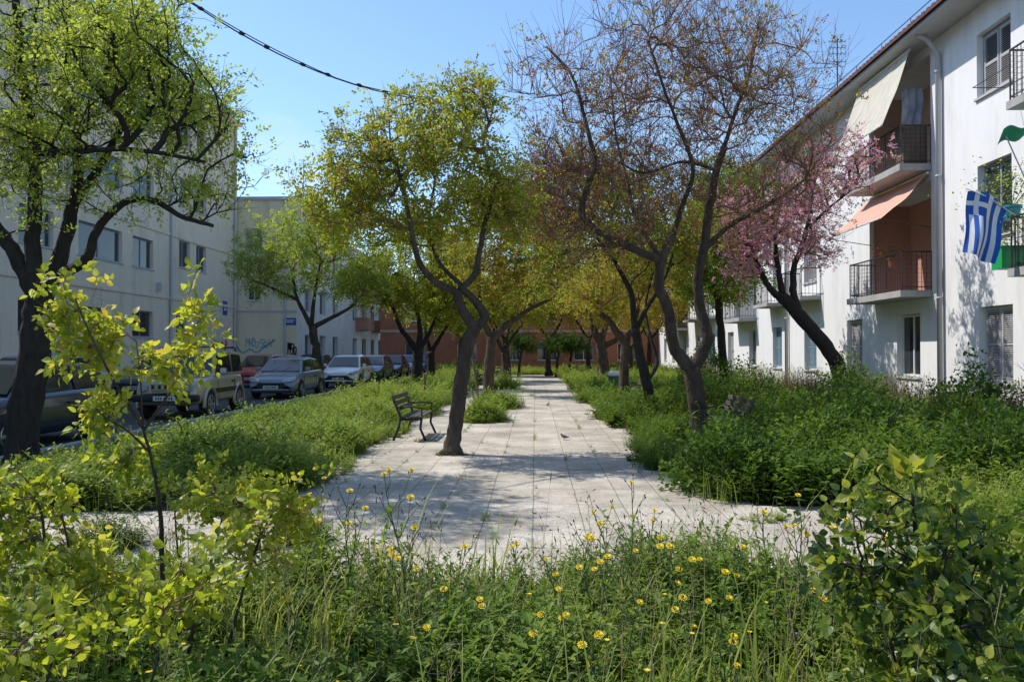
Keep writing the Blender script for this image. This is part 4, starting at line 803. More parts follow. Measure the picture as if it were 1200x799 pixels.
# ------------------------------------------------------------------ buildings
def facade(Tm, u0, u1, z0, z1, ops, depth, name, mats, parent):
    """wall with real openings; Tm maps (u, d, z) to the world; d>0 stands proud"""
    g = Geo(); us = sorted({u0, u1, *[o[0] for o in ops], *[o[1] for o in ops]}); zs = sorted({z0, z1, *[o[2] for o in ops], *[o[3] for o in ops]})
    for i in range(len(us) - 1):
        for j in range(len(zs) - 1):
            cu, cz = (us[i] + us[i + 1]) / 2, (zs[j] + zs[j + 1]) / 2
            if any(o[0] < cu < o[1] and o[2] < cz < o[3] for o in ops): continue
            V = np.array([(us[i], 0, zs[j]), (us[i + 1], 0, zs[j]), (us[i + 1], 0, zs[j + 1]), (us[i], 0, zs[j + 1])]); g.add(Tm(V), [(0, 1, 2, 3)])
    for o in ops:
        a, b, c, d = o[:4]; dp = o[4] if len(o) > 4 else depth
        for q in ([(a, 0, c), (a, -dp, c), (a, -dp, d), (a, 0, d)], [(b, 0, c), (b, 0, d), (b, -dp, d), (b, -dp, c)], [(a, 0, c), (b, 0, c), (b, -dp, c), (a, -dp, c)], [(a, 0, d), (a, -dp, d), (b, -dp, d), (b, 0, d)]):
            g.add(Tm(np.array(q)), [(0, 1, 2, 3)], 0)
        g.add(Tm(np.array([(a, -dp, c), (b, -dp, c), (b, -dp, d), (a, -dp, d)])), [(0, 1, 2, 3)], 1 if len(mats) > 1 else 0)
    return g.build(name, mats, parent)
def window(Tm, a, b, c, d, dp, kind, parent, seed=0, fm='frame_white', sill=True):
    """frame + glass or louvred shutters inside the reveal"""
    g = Geo(); f = .055; e = .012
    y0, y1 = -dp + .01, -dp + .06
    a += e; b -= e; c += e; d -= e
    g.box((a, y0, c), (a + f, y1, d), T=Tm); g.box((b - f, y0, c), (b, y1, d), T=Tm); g.box((a + f, y0, c), (b - f, y1, c + f), T=Tm); g.box((a + f, y0, d - f), (b - f, y1, d), T=Tm)
    mid = (a + b) / 2; g.box((mid - f / 2, y0, c + f), (mid + f / 2, y1 - .004, d - f), T=Tm)
    w_ = g.build('window', fm, parent)
    if kind == 'glass':
        p = Geo(); p.box((a + f, y0 + .012, c + f), (mid - f / 2, y0 + .02, d - f), T=Tm); p.box((mid + f / 2, y0 + .012, c + f), (b - f, y0 + .02, d - f), T=Tm); p.build('pane', 'glass', w_)
        if seed % 3 == 0:
            p = Geo(); p.box((a + f, y0 + .004, c + f), (a + f + (b - a) * .3, y0 + .008, d - f), T=Tm); p.build('curtain', 'curtain', w_)
    else:
        sm = {'shut': 'shutter', 'blue': 'shutter_blue'}[kind]
        for (x0, x1) in ((a + f, mid - f / 2), (mid + f / 2, b - f)):
            p = Geo(); q = .045
            p.box((x0, y0 + .02, c + f), (x0 + q, y1 + .012, d - f), T=Tm); p.box((x1 - q, y0 + .02, c + f), (x1, y1 + .012, d - f), T=Tm)
            mz = [c + f + .03, (c + d) / 2, d - f - .03]
            for z in mz: p.box((x0 + q, y0 + .02, z - .03), (x1 - q, y1 + .01, z + .03), T=Tm)
            z = c + f + .08
            while z < d - f - .08:
                V = np.array([(x0 + q, y0 + .012, z + .044), (x1 - q, y0 + .012, z + .044), (x1 - q, y1 + .006, z), (x0 + q, y1 + .006, z)])
                p.add(Tm(V), [(0, 1, 2, 3)]); z += .042
            p.add(Tm(np.array([(x0, y0 + .003, c), (x1, y0 + .003, c), (x1, y0 + .003, d), (x0, y0 + .003, d)])), [(0, 1, 2, 3)], 1)
            p.build('shutter', [sm, 'dark'], w_)
    if sill:
        p = Geo(); p.box((a - .06, -dp + .06, c - .06), (b + .06, .05, c - .008), T=Tm); p.build('sill', 'trim', w_)
    return w_
def railing(Tm, u0, u1, dp, z, parent, mesh=False, h=.95, start=0.0):
    g = Geo(); rl = lambda p, q, r_: g.tube(Tm(np.array([p, q], float)), r_, 5)
    loop = [(u0, start, 0), (u0, dp, 0), (u1, dp, 0), (u1, start, 0)]
    for i in range(3):
        p, q = np.array(loop[i], float), np.array(loop[i + 1], float)
        for zz, r_ in ((z + h, .02), (z + .08, .012)): rl(p + [0, 0, zz], q + [0, 0, zz], r_)
        n = max(2, int(np.linalg.norm(q - p) / .11))
        for k in range(n + 1): pp = p + (q - p) * k / n; rl(pp + [0, 0, z], pp + [0, 0, z + h], .007 if k % 8 else .016)
        if mesh:
            for k in range(1, 9): rl(p + [0, 0, z + k * h / 9], q + [0, 0, z + k * h / 9], .003)
    return g.build('railing', 'iron', parent)

# ---- white building on the right
XR = 9.7
TR = lambda V: np.stack([XR - V[:, 1], V[:, 0], V[:, 2]], 1)
wb = thing('white_apartment_block', 'white three storey apartment block with tiled eave along the right side', 'building', (XR, 30, 0))
class Off:  # keep building parts in world coordinates under a parent that is not at the origin
    pass
def fixup(root):
    for ch in root.children: ch.matrix_parent_inverse = root.matrix_world.inverted()
wb.location = (0, 0, 0)
ops = []; wins = []
FL = [(1.0, 2.62), (4.1, 5.7), (7.18, 8.58)]
# columns of windows (start, width, kind per floor)
cols = [(16.45, 1.25, ['shut', 'glass', 'shut']), (11.4, 1.25, ['shut', 'glass', 'shut']), (20.35, 1.3, ['glass', None, None]), (23.9, 1.15, ['shut', None, None]), (27.75, 1.25, ['blue', 'shut', 'glass']), (31.6, 1.2, ['blue', 'shut', 'shut']),
        (35.2, 1.2, ['glass', None, None]), (39.2, 1.2, ['shut', None, None]), (43.2, 1.2, ['blue', 'shut', 'shut']), (47.2, 1.2, ['shut', 'shut', 'glass']), (51.5, 1.2, ['glass', None, None]), (55.5, 1.2, ['shut', 'glass', 'shut']), (59, 1.2, ['shut', 'shut', 'shut'])]
for u, w_, ks in cols:
    for fl, k in enumerate(ks):
        if k: ops.append((u, u + w_, FL[fl][0], FL[fl][1])); wins.append((u, u + w_, FL[fl][0], FL[fl][1], k))
# recessed balcony bays
bays = [19.75, 35.2, 50.9]; BW = 3.6
for b in bays:
    ops.append((b, b + BW, 3.13, 5.85, 1.15)); ops.append((b, b + BW, 6.23, 8.95, 1.15))
facade(TR, 8, 62.5, 0, 9.2, ops, .22, 'wall', ['white_wall', 'dark'], wb)
for i, (a, b, c, d, k) in enumerate(wins): window(TR, a, b, c, d, .2, k, wb, i, 'frame_blue' if c > 4 else 'frame_white')
for bi, b in enumerate(bays):
    for fl, (z, wm) in enumerate(((3.13, 'red_wall'), (6.23, 'salmon'))):
        g = Geo(); dz = 2.72
        for q in ([(b, -1.14, z), (b + BW, -1.14, z), (b + BW, -1.14, z + dz), (b, -1.14, z + dz)], [(b + .01, -.12, z), (b + .01, -1.14, z), (b + .01, -1.14, z + dz), (b + .01, -.12, z + dz)], [(b + BW - .01, -.12, z), (b + BW - .01, -1.14, z), (b + BW - .01, -1.14, z + dz), (b + BW - .01, -.12, z + dz)]):
            g.add(TR(np.array(q)), [(0, 1, 2, 3)])
        rc = g.build('recess_wall', wm if bi == 0 else 'white_wall', wb)
        g = Geo(); g.box((b + 1.0, -1.13, z + .02), (b + 2.1, -1.09, z + 2.2), T=TR); dr = g.build('balcony_door', 'dark', wb)
        g = Geo(); g.box((b + 1.0, -1.09, z + .02), (b + 1.06, -1.04, z + 2.2), T=TR); g.box((b + 2.04, -1.09, z + .02), (b + 2.1, -1.04, z + 2.2), T=TR); g.box((b + 1.06, -1.09, z + 2.14), (b + 2.04, -1.04, z + 2.2), T=TR); g.build('frame', 'cabinet', dr)
        g = Geo(); g.box((b - .05, 0.003, z - .14), (b + BW - .3, .78, z + .02), T=TR); g.box((b + .02, -1.13, z + .003), (b + BW - .02, 0.0, z + .02), T=TR); sl = g.build('balcony', 'concrete', wb)
        railing(TR, b, b + BW - .4, .72, z + .02, sl, mesh=(bi == 0))
for u, w_, fl in ((27.3, 2.2, 0), (31.2, 2.0, 0), (43, 1.9, 0), (46.9, 1.9, 0)):
    z = 3.55; g = Geo(); g.box((u, .003, z - .13), (u + w_, .7, z), T=TR); sl = g.build('balcony', 'concrete', wb); railing(TR, u + .05, u + w_ - .05, .64, z, sl)
# near balconies at the right edge
for z in (3.18, 6.28):
    g = Geo(); g.box((11.2, .003, z - .15), (15.0, .95, z), T=TR); sl = g.build('balcony', 'concrete', wb); railing(TR, 11.25, 14.95, .9, z, sl, mesh=True)
# eave, soffit, roof
g = Geo(); g.box((7.5, -.3, 9.203), (63, .74, 9.30), T=TR); g.build('soffit', 'trim', wb)
g = Geo(); n = int(55.5 / .235); us = np.linspace(7.5, 63, n * 8 + 1); ph = np.abs(np.sin((us - 7.5) / .235 * math.pi)) * .12
rows = [(.83, 9.31), (.80, 9.325), (.3, 9.50), (-2.5, 10.6)]
V = []; 
V += [(u, .83, 9.303) for u in us]
for d, z in rows: V += [(u, d, z + p) for u, p in zip(us, ph)]
m_ = len(us); F = [(r_ * m_ + i, r_ * m_ + i + 1, (r_ + 1) * m_ + i + 1, (r_ + 1) * m_ + i) for r_ in range(4) for i in range(m_ - 1)]
g.add(TR(np.array(V)), np.array(F)); g.build('roof', 'tile', wb)
g = Geo(); g.box((7.6, -7, 0), (7.9, -.002, 9.2), T=TR); g.box((62.5, -7, 0), (62.8, -.002, 9.2), T=TR); g.build('end_wall', 'white_wall', wb)
for u in (19.2, 30.75, 41.6):
    g = Geo(); g.tube(TR(np.array([(u, .09, .1), (u, .09, 8.75), (u, .35, 9.1), (u, .60, 9.22)])), .062, 10)
    for z in (2.9, 5.8, 8.3): g.tube(TR(np.array([(u, .09, z), (u, .09, z + .05)])), .075, 10)
    g.build('drainpipe', 'trim', wb, smooth=True)
g = Geo(); g.tube(TR(np.array([(7.5, .72, 9.62), (63, .72, 9.62)])), .012, 5)
for u in np.arange(8, 63, 1.6): g.tube(TR(np.array([(u, .72, 9.38), (u, .72, 9.62)])), .008, 4)
g.build('snow_rail', 'iron', wb)
# drying line bracket on the near upper balcony
g = Geo()
for z in (6.98, 3.9):
    g.tube(TR(np.array([(15.0, .2, z), (16.3, .2, z)])), .009, 4); g.tube(TR(np.array([(15.0, .85, z), (16.3, .85, z)])), .009, 4); g.tube(TR(np.array([(16.3, .2, z), (16.3, .85, z)])), .009, 4)
g.build('drying_rail', 'iron', wb)
# awnings: each its own thing
def awning(label, u0, u1, dz, m, seed):
    (d0, z0), (d1, z1) = dz; n, k = 26, 12; r = np.random.RandomState(seed); c = TR(np.array([((u0 + u1) / 2, (d0 + d1) / 2, z0)]))[0]
    root = thing('awning', label, 'awning', c, 0); V = []
    for j in range(k):
        t = j / (k - 1)
        for i in range(n):
            u = u0 + (u1 - u0) * i / (n - 1); V.append((u, d0 + (d1 - d0) * t + .025 * math.sin(i * 1.1) * t, z0 + (z1 - z0) * t - .10 * math.sin(math.pi * t) + .02 * math.sin(i * .7 + j)))
    F = [(j * n + i, j * n + i + 1, (j + 1) * n + i + 1, (j + 1) * n + i) for j in range(k - 1) for i in range(n - 1)]
    g = Geo(); g.add(TR(np.array(V)), np.array(F)); g.build('canvas', m, root, smooth=True, world=c)
    g = Geo(); g.tube(TR(np.array([(u0, d1, z1), (u1, d1, z1)])), .02, 6); g.tube(TR(np.array([(u0, d0, z0), (u1, d0, z0)])), .03, 6); g.build('roller_bar', 'frame_white', root, world=c)
    for u in (u0 + .02, u1 - .02): g = Geo(); g.tube(TR(np.array([(u, d0 * .3, z1 - .2), (u, d1, z1)])), .011, 5); g.build('arm', 'iron', root, world=c)
awning('large cream canvas awning hanging slanted from the eave over the upper balcony', 19.9, 23.0, ((.42, 9.12), (1.12, 7.25)), 'awn_cream', 1)
awning('orange and salmon striped awning between the two stacked balconies', 19.7, 23.2, ((.10, 6.02), (1.28, 4.9)), 'awn_stripe', 2)
# things on the balconies
g = Geo(); root = thing('balcony_cabinet', 'brown slatted cabinet standing at the near end of the upper balcony', 'cabinet', (XR - .36, 20.0, 6.25)); g.box((-.28, -.2, 0), (.3, .2, .92)); g.build('body', 'cabinet', root)
g = Geo()
for k in range(8): g.box((-.27, -.215, .05 + k * .11), (.29, -.203, .13 + k * .11))
g.build('slats', 'bench_wood', root); g = Geo(); g.box((-.31, -.23, .925), (.33, .23, .96)); g.build('top', 'concrete', root)
g = Geo(); V = []; n, k = 14, 16
for j in range(k):
    for i in range(n): V.append((-.26 + .52 * i / (n - 1), .04 * math.sin(i * 1.3 + j * .2) - .1 * math.sin(j * .25), 1.15 - 1.15 * j / (k - 1) * (1 - .12 * math.sin(i))))
g.add(np.array(V), np.array([(j * n + i, j * n + i + 1, (j + 1) * n + i + 1, (j + 1) * n + i) for j in range(k - 1) for i in range(n - 1)])); o = g.build('hanging_sheet', 'sheet', smooth=True); o.location = (XR - .12, 20.5, 7.2)
tag(o, 'crumpled white and blue sheet hanging above the brown balcony cabinet', 'laundry')
def plant_pot(name, label, loc, pm, r_, h, leaf, seed, spread, lh, n=260, box=None, lsize=.045):
    root = thing(name, label, 'potted plant', loc); g = Geo()
    if box: g.box((-box[0], -box[1], 0), (box[0], box[1], h)); g.box((-box[0] - .015, -box[1] - .015, h - .03), (box[0] + .015, box[1] + .015, h + .005))
    else: g.tube([(0, 0, 0), (0, 0, h * .8), (0, 0, h * .82), (0, 0, h)], [r_ * .75, r_ * .95, r_ * 1.08, r_ * 1.08], 16)
    g.build('pot', pm, root, smooth=False); rs_ = np.random.RandomState(seed); g = Geo()
    st = Geo()
    for _ in range(9): e = np.array([*(rs_.standard_normal(2) * spread * .5), h + lh * (.5 + .5 * rs_.random())]); st.tube([(0, 0, h * .8), e * [.5, .5, .6], e], [.008, .006, .003], 4, cap=False)
    st.build('stems', 'stem', root); P = rs_.standard_normal((n, 3)) * np.array([spread * .5, spread * .5, lh * .3]) + [0, 0, h + lh * .5]
    g.inst(LS_V * np.array([1.4, 1, 1]), LS_F, P, rdir(rs_, n), rdir(rs_, n) * .7 + [0, 0, 1.], lsize * (.6 + .8 * rs_.random(n)), 0, rs_.random(n)); g.build('leaves', leaf, root); return root
plant_pot('potted_plant', 'dry reddish plant in a terracotta pot on the lower recessed balcony', (XR - .55, 20.6, 3.8), 'terra_pot', .14, .24, 'leaf_rust', 1, .4, .35, 200)
plant_pot('potted_plant', 'leafy potted shrub in a teal pot on the near balcony behind the flag', (XR - .78, 15.15, 4.12), 'teal_plastic', .17, .26, 'leaf_green', 2, .75, .75, 700)
plant_pot('planter_box', 'bright green plastic planter hung on the near balcony rail', (XR - .80, 15.22, 3.20), 'green_plastic', .2, .42, 'leaf_green', 3, .28, .12, 120, box=(.22, .17))
plant_pot('potted_plant', 'bushy plant in a small pot above the green planter', (XR - .62, 14.8, 3.5), 'terra_pot', .13, .22, 'leaf_green', 4, .6, .55, 420)
# flag
def flag():
    A = at(1134, 224, 15.0); root = thing('greek_flag', 'blue and white striped Greek flag with a cross, hanging by the near balcony', 'flag', A)
    n, m2 = 54, 36; Hh, Ww = .86, 1.3       # fly 1.3 hangs down, hoist 0.86 across
    blu, wht = [], []; V = []
    # n along the fly (downwards), m2 along the hoist (to the right); droops
    for i in range(n + 1):
        s_ = i / n
        for j in range(m2 + 1):
            t = j / m2
            x = t * (.66 - .22 * s_) - s_ * .05; z = -s_ * 1.12 - t * .36 + .12 * math.sin(t * 3.1) * (1 - s_) + .10 * t * s_; y = .07 * math.sin(t * 9 + s_ * 2) * (.3 + s_) + .04 * math.sin(s_ * 7)
            V.append((x, y - .10 * t, z))
    F = {0: [], 1: []}
    for i in range(n):
        for j in range(m2):
            s_, t = (i + .5) / n, (j + .5) / m2
            stripe = int(t * 9)
            c = stripe % 2
            if s_ < .37 and t < 5 / 9:   # canton with cross
                a, b = s_ / .37, t / (5 / 9); c = 1 if (.4 < a < .6 or .4 < b < .6) else 0
            F[c].append((i * (m2 + 1) + j, i * (m2 + 1) + j + 1, (i + 1) * (m2 + 1) + j + 1, (i + 1) * (m2 + 1) + j))
    g = Geo(); g.add(np.array(V), np.array(F[0]), 0); g.F.append((np.array(F[1]), 1, np.zeros(len(F[1]), np.float32))); g.build('cloth', ['blue', 'flag_white'], root, smooth=True)
    e = TR(np.array([(15.2, .5, 4.1)]))[0]; g = Geo(); g.tube([(-.03, 0, .05), (.33, -.05, -.12), (.72, -.1, -.42), tuple(e - A)], .011, 8); g.build('pole', 'frame_white', root, smooth=True)
flag()
# green cloth on a pole at the upper right
A = at(1172, 152, 14.6); root = thing('green_parasol', 'green folded parasol cloth on a thin pole at the near balcony', 'parasol', A); g = Geo(); V = []; n, k = 14, 10
for j in range(k):
    for i in range(n): t = i / (n - 1); V.append((t * .85, -.1 + .2 * j / (k - 1), .16 * t + .05 * math.sin(i * .9) - .24 * j / (k - 1) * (1 - .5 * t) - .02))
g.add(np.array(V), np.array([(j * n + i, j * n + i + 1, (j + 1) * n + i + 1, (j + 1) * n + i) for j in range(k - 1) for i in range(n - 1)])); g.build('cloth', 'green_cloth', root, smooth=True)
g = Geo(); g.tube([(.10, 0, -.12), (.5, 0, -1.05)], .012, 8); g.build('pole', 'trim', root)

# ---- shaded building on the left
XL = -17.8
TL = lambda V: np.stack([XL + V[:, 1], V[:, 0], V[:, 2]], 1)
lb = thing('cream_apartment_block', 'shaded cream four storey block behind the parked cars on the left', 'building', (0, 0, 0))
ops = []; wins = []
for u, w_ in ((3, 1.9), (7, 1.9), (11, 1.9), (15, 1.9), (19, 1.9), (23, 1.8), (26.9, 2.0), (34.7, 1.9)):
    for (c, d) in ((2.3, 3.5), (5.45, 6.8), (8.55, 9.9), (11.65, 13.0)): ops.append((u, u + w_, c, d)); wins.append((u, u + w_, c, d, 'glass'))
for (c, d) in ((5.45, 6.8), (8.55, 9.9), (11.65, 13.0)):
    ops.append((30.5, 33.8, c, d)); wins.append((30.5, 33.8, c, d, 'glass'))
    for a in (39.3, 41.3): ops.append((a, a + 1.25, c + .45, d + .45)); wins.append((a, a + 1.25, c + .45, d + .45, 'glass'))
ops.append((39.0, 40.2, 2.3, 3.45)); wins.append((39.0, 40.2, 2.3, 3.45, 'glass')); ops.append((31.2, 32.4, 2.3, 3.45)); wins.append((31.2, 32.4, 2.3, 3.45, 'glass'))
facade(TL, -6, 47, 0, 15.1, ops, .24, 'wall', ['cream_wall', 'dark'], lb)
for i, q in enumerate(wins): window(TL, *q[:4], .2, q[4], lb, i, 'frame_blue')
g = Geo()
for z in (4.2, 7.3, 10.4): g.box((-6, .003, z), (47, .05, z + .14), T=TL)
g.box((-6, -.4, 15.1), (47.2, .25, 15.3), T=TL); g.build('cornice', 'cream_wall', lb)
for u in (29.7, 38.3, 46.5):
    g = Geo(); g.tube(TL(np.array([(u, .08, .2), (u, .08, 15)])), .06, 8); g.build('drainpipe', 'trim', lb)
g = Geo(); g.box((-6, -12, 0), (-5.8, -.002, 15.1), T=TL); g.box((46.7, -12, 0), (46.99, -.002, 15.1), T=TL); g.box((-6, -12, 15.0), (47, -.41, 15.1), T=TL); g.build('end_wall', 'cream_wall', lb)
g = Geo(); g.box((36.9, .003, 4.5), (37.05, .2, 4.9), T=TL); g.build('utility_box', 'trim', lb)

# ---- second building, its end wall faces us
TE = lambda V: np.stack([V[:, 0], 47.1 - V[:, 1], V[:, 2]], 1)
X2 = -14.2
sb = thing('yellowish_block', 'lower yellowish block whose graffitied end wall faces the path behind the red car', 'building', (0, 0, 0))
eo = [(-17.4, -16.3, 7.7, 9.0), (-17.2, -16.4, 4.7, 5.6)]
facade(TE, -19.5, X2, 0, 10.7, eo, .2, 'end_wall', ['cream_wall2', 'dark'], sb)
window(TE, *eo[0], .17, 'shut', sb, 1); window(TE, *eo[1], .17, 'glass', sb, 3)
T2_ = lambda V: np.stack([X2 + V[:, 1], V[:, 0], V[:, 2]], 1)
for name, a, b, h, wm, sd in (('wall', 47.1, 60, 10.7, 'pale_wall', 1), ('rear_wall', 60, 78, 9.6, 'pale_wall', 2), ('pink_wall', 78, 96, 9.0, 'rose_wall', 3)):
    o_ = []; u = a + 1.6
    while u < b - 2.2:
        for (c, d) in ((.9, 2.7), (4.1, 5.6), (7.1, 8.5)): o_.append((u, u + 1.5, c, d))
        u += 3.4
    facade(T2_, a, b, 0, h, o_, .3, name, [wm, 'dark'], sb)
    for i, q in enumerate(o_): window(T2_, *q, .26, 'glass' if (i + sd) % 2 else 'shut', sb, i, sill=False)
g = Geo(); g.box((-19.5, .002, 10.7), (X2 + .15, .12, 10.9), T=TE); g.box((47.2, -9, 10.71), (60, .12, 10.9), T=T2_); g.box((60.0, -9, 9.6), (78, .1, 9.75), T=T2_); g.box((78, -9, 9.0), (96, .1, 9.15), T=T2_); g.build('cornice', 'trim', sb)
g = Geo(); g.box((-19.5, .003, 4.0), (X2, .04, 4.12), T=TE); g.build('string_course', 'trim', sb)
for u in (62.5, 69, 75):
    g = Geo(); g.box((u, .003, 3.35), (u + 3, .9, 4.35), T=T2_); g.build('balcony', 'balcony_front', sb)
g = Geo(); g.tube(TE(np.array([(-14.9, .07, .1), (-14.9, .07, 10.7)])), .06, 8); g.build('drainpipe', 'trim', sb)
# ---- far terracotta building
fb = thing('terracotta_building', 'terracotta building with dark windows closing the far end of the path', 'building', (0, 0, 0))
TF = lambda V: np.stack([V[:, 0], 64 - V[:, 1], V[:, 2]], 1)
o_ = []
for x in (-10.5, -6.3, -2.6, 0.2, 3.1, 6.6, 10.6): o_ += [(x, x + 1.6, .95, 2.35), (x, x + 1.6, 4.1, 5.5)]
facade(TF, -12.5, 16, 0, 7.0, o_, .25, 'wall', ['terracotta', 'dark'], fb)
for i, q in enumerate(o_): window(TF, *q, .22, 'glass' if i % 4 != 1 else 'shut', fb, i, 'frame_white')
g = Geo(); g.box((-12.6, -8, 7.0), (16.1, .3, 7.2), T=TF); g.box((-12.5, .003, 3.2), (16, .06, 3.4), T=TF); g.build('cornice', 'salmon', fb)
g = Geo(); g.tube(TF(np.array([(-1.2, .06, 0), (-1.2, .06, 7)])), .06, 8); g.build('drainpipe', 'trim', fb)

# ---- antennas
def antenna(label, P, h):
    root = thing('tv_antenna', label, 'antenna', P); g = Geo(); g.tube([(0, 0, 0), (0, 0, h)], .022, 6); g.build('mast', 'iron', root); g = Geo()
    for k, z in enumerate((.98, .9, .82, .72)):
        L_ = .36 if k else .2; g.tube([(-.3, 0, h * z), (.3, 0, h * z)], .010, 4)
        for q in range(5): x = -.3 + .15 * q; g.tube([(x, -L_ * .5, h * z), (x, L_ * .5, h * z)], .006, 4); g.tube([(x, 0, h * z - L_ * .3), (x, 0, h * z + L_ * .3)], .006, 4)
    g.build('aerial', 'iron', root)
antenna('tall television antenna above the tiled roof of the white block', (float(at(981, 60, 30)[0]), 30, 10.4), 2.9)
antenna('small television antenna on the roof of the yellowish block', (float(at(356, 200, 50)[0]), 50, 10.85), 3.0)

# ---- signs and graffiti on the left walls
def sign(label, Tm, u, z, w_, h, d=.03, txt=None):
    root = thing('street_sign', label, 'sign', Tm(np.array([(u, 0, z)]))[0]); W0 = Tm(np.array([(u, 0, z)]))[0]
    g = Geo(); g.box((u - w_ / 2, .004, z - h / 2), (u + w_ / 2, d, z + h / 2), T=Tm); g.build('plate', 'sign_blue', root, world=W0)
    g = Geo()
    for k, (a, b) in enumerate(((-.38, .38), (-.3, .3))):
        x = a
        while x < b - .02: g.box((u + x * w_, d + .002, z + (.08 - .26 * k) * h), (u + (x + .055) * w_, d + .006, z + (.26 - .26 * k) * h), T=Tm); x += .085
    g.build('lettering', 'frame_white', root, world=W0)
sign('small blue street sign on the corner of the cream block', TL, 45.2, 4.15, .62, .8)
sign('wide blue street sign on the yellowish end wall', TE, -14.62, 3.45, .75, .42)
def scribble(label, Tm, strokes, m, r_=.035):
    g = Geo(); W0 = None
    for s_ in strokes:
        P = np.array([(a, .012, b) for a, b in s_], float); P = smooth_poly(P, 5); W = P.copy()
        n = len(W); D = np.gradient(W[:, [0, 2]], axis=0); D /= np.linalg.norm(D, axis=1, keepdims=True) + 1e-9; Nn = np.stack([-D[:, 1], D[:, 0]], 1) * r_
        A = W.copy(); B = W.copy(); A[:, 0] += Nn[:, 0]; A[:, 2] += Nn[:, 1]; B[:, 0] -= Nn[:, 0]; B[:, 2] -= Nn[:, 1]
        g.add(Tm(np.vstack([A, B])), np.array([(i, i + 1, n + i + 1, n + i) for i in range(n - 1)]))
    tag(g.build('graffiti', m), label, 'graffiti')
def loops(x0, z0, w_, h, n, seed):
    r = random.Random(seed); out = []
    for i in range(n):
        x = x0 + w_ * i / n; k = w_ / n
        out.append([(x + k * a, z0 + h * b) for a, b in r.choice([[(0, .9), (.1, .1), (.6, 0), (.8, .5), (.3, .6), (.1, .5)], [(.1, 0), (.2, 1), (.6, .4), (.9, 1), (.9, 0)], [(.8, .9), (.2, .8), (.15, .45), (.7, .5), (.7, .05), (.1, 0)], [(.1, .9), (.5, .1), (.9, .95)], [(.5, 0), (.5, 1), (.9, .8), (.1, .5), (.9, .1)]])])
    return out
scribble('teal tag sprayed on the yellowish end wall above the red car', TE, loops(-17.3, 1.9, 1.7, .55, 6, 1), 'graf_teal', .025)
scribble('long teal arrow-like strokes sprayed on the yellowish end wall', TE, [[(-18.3, 2.5), (-17.9, 2.05), (-17.5, 1.6), (-17.2, 1.7), (-17.0, 1.8), (-16.6, 1.6), (-16.2, 1.9), (-15.5, 2.35)]], 'graf_teal', .05)
scribble('small black tag beside the drainpipe on the yellowish end wall', TE, loops(-14.75, 1.5, .55, .7, 3, 4), 'graf_black', .04)
scribble('red tag sprayed on the corner of the cream block', TL, loops(43.4, 1.5, 2.2, .75, 4, 5), 'graf_red', .05)
scribble('grey-blue tags sprayed on the cream block left of the four-wheel drive', TL, loops(38.6, 1.0, 3.0, 1.2, 6, 6) + loops(36.8, .9, 1.6, 1.0, 4, 7), 'graf_blue', .04)

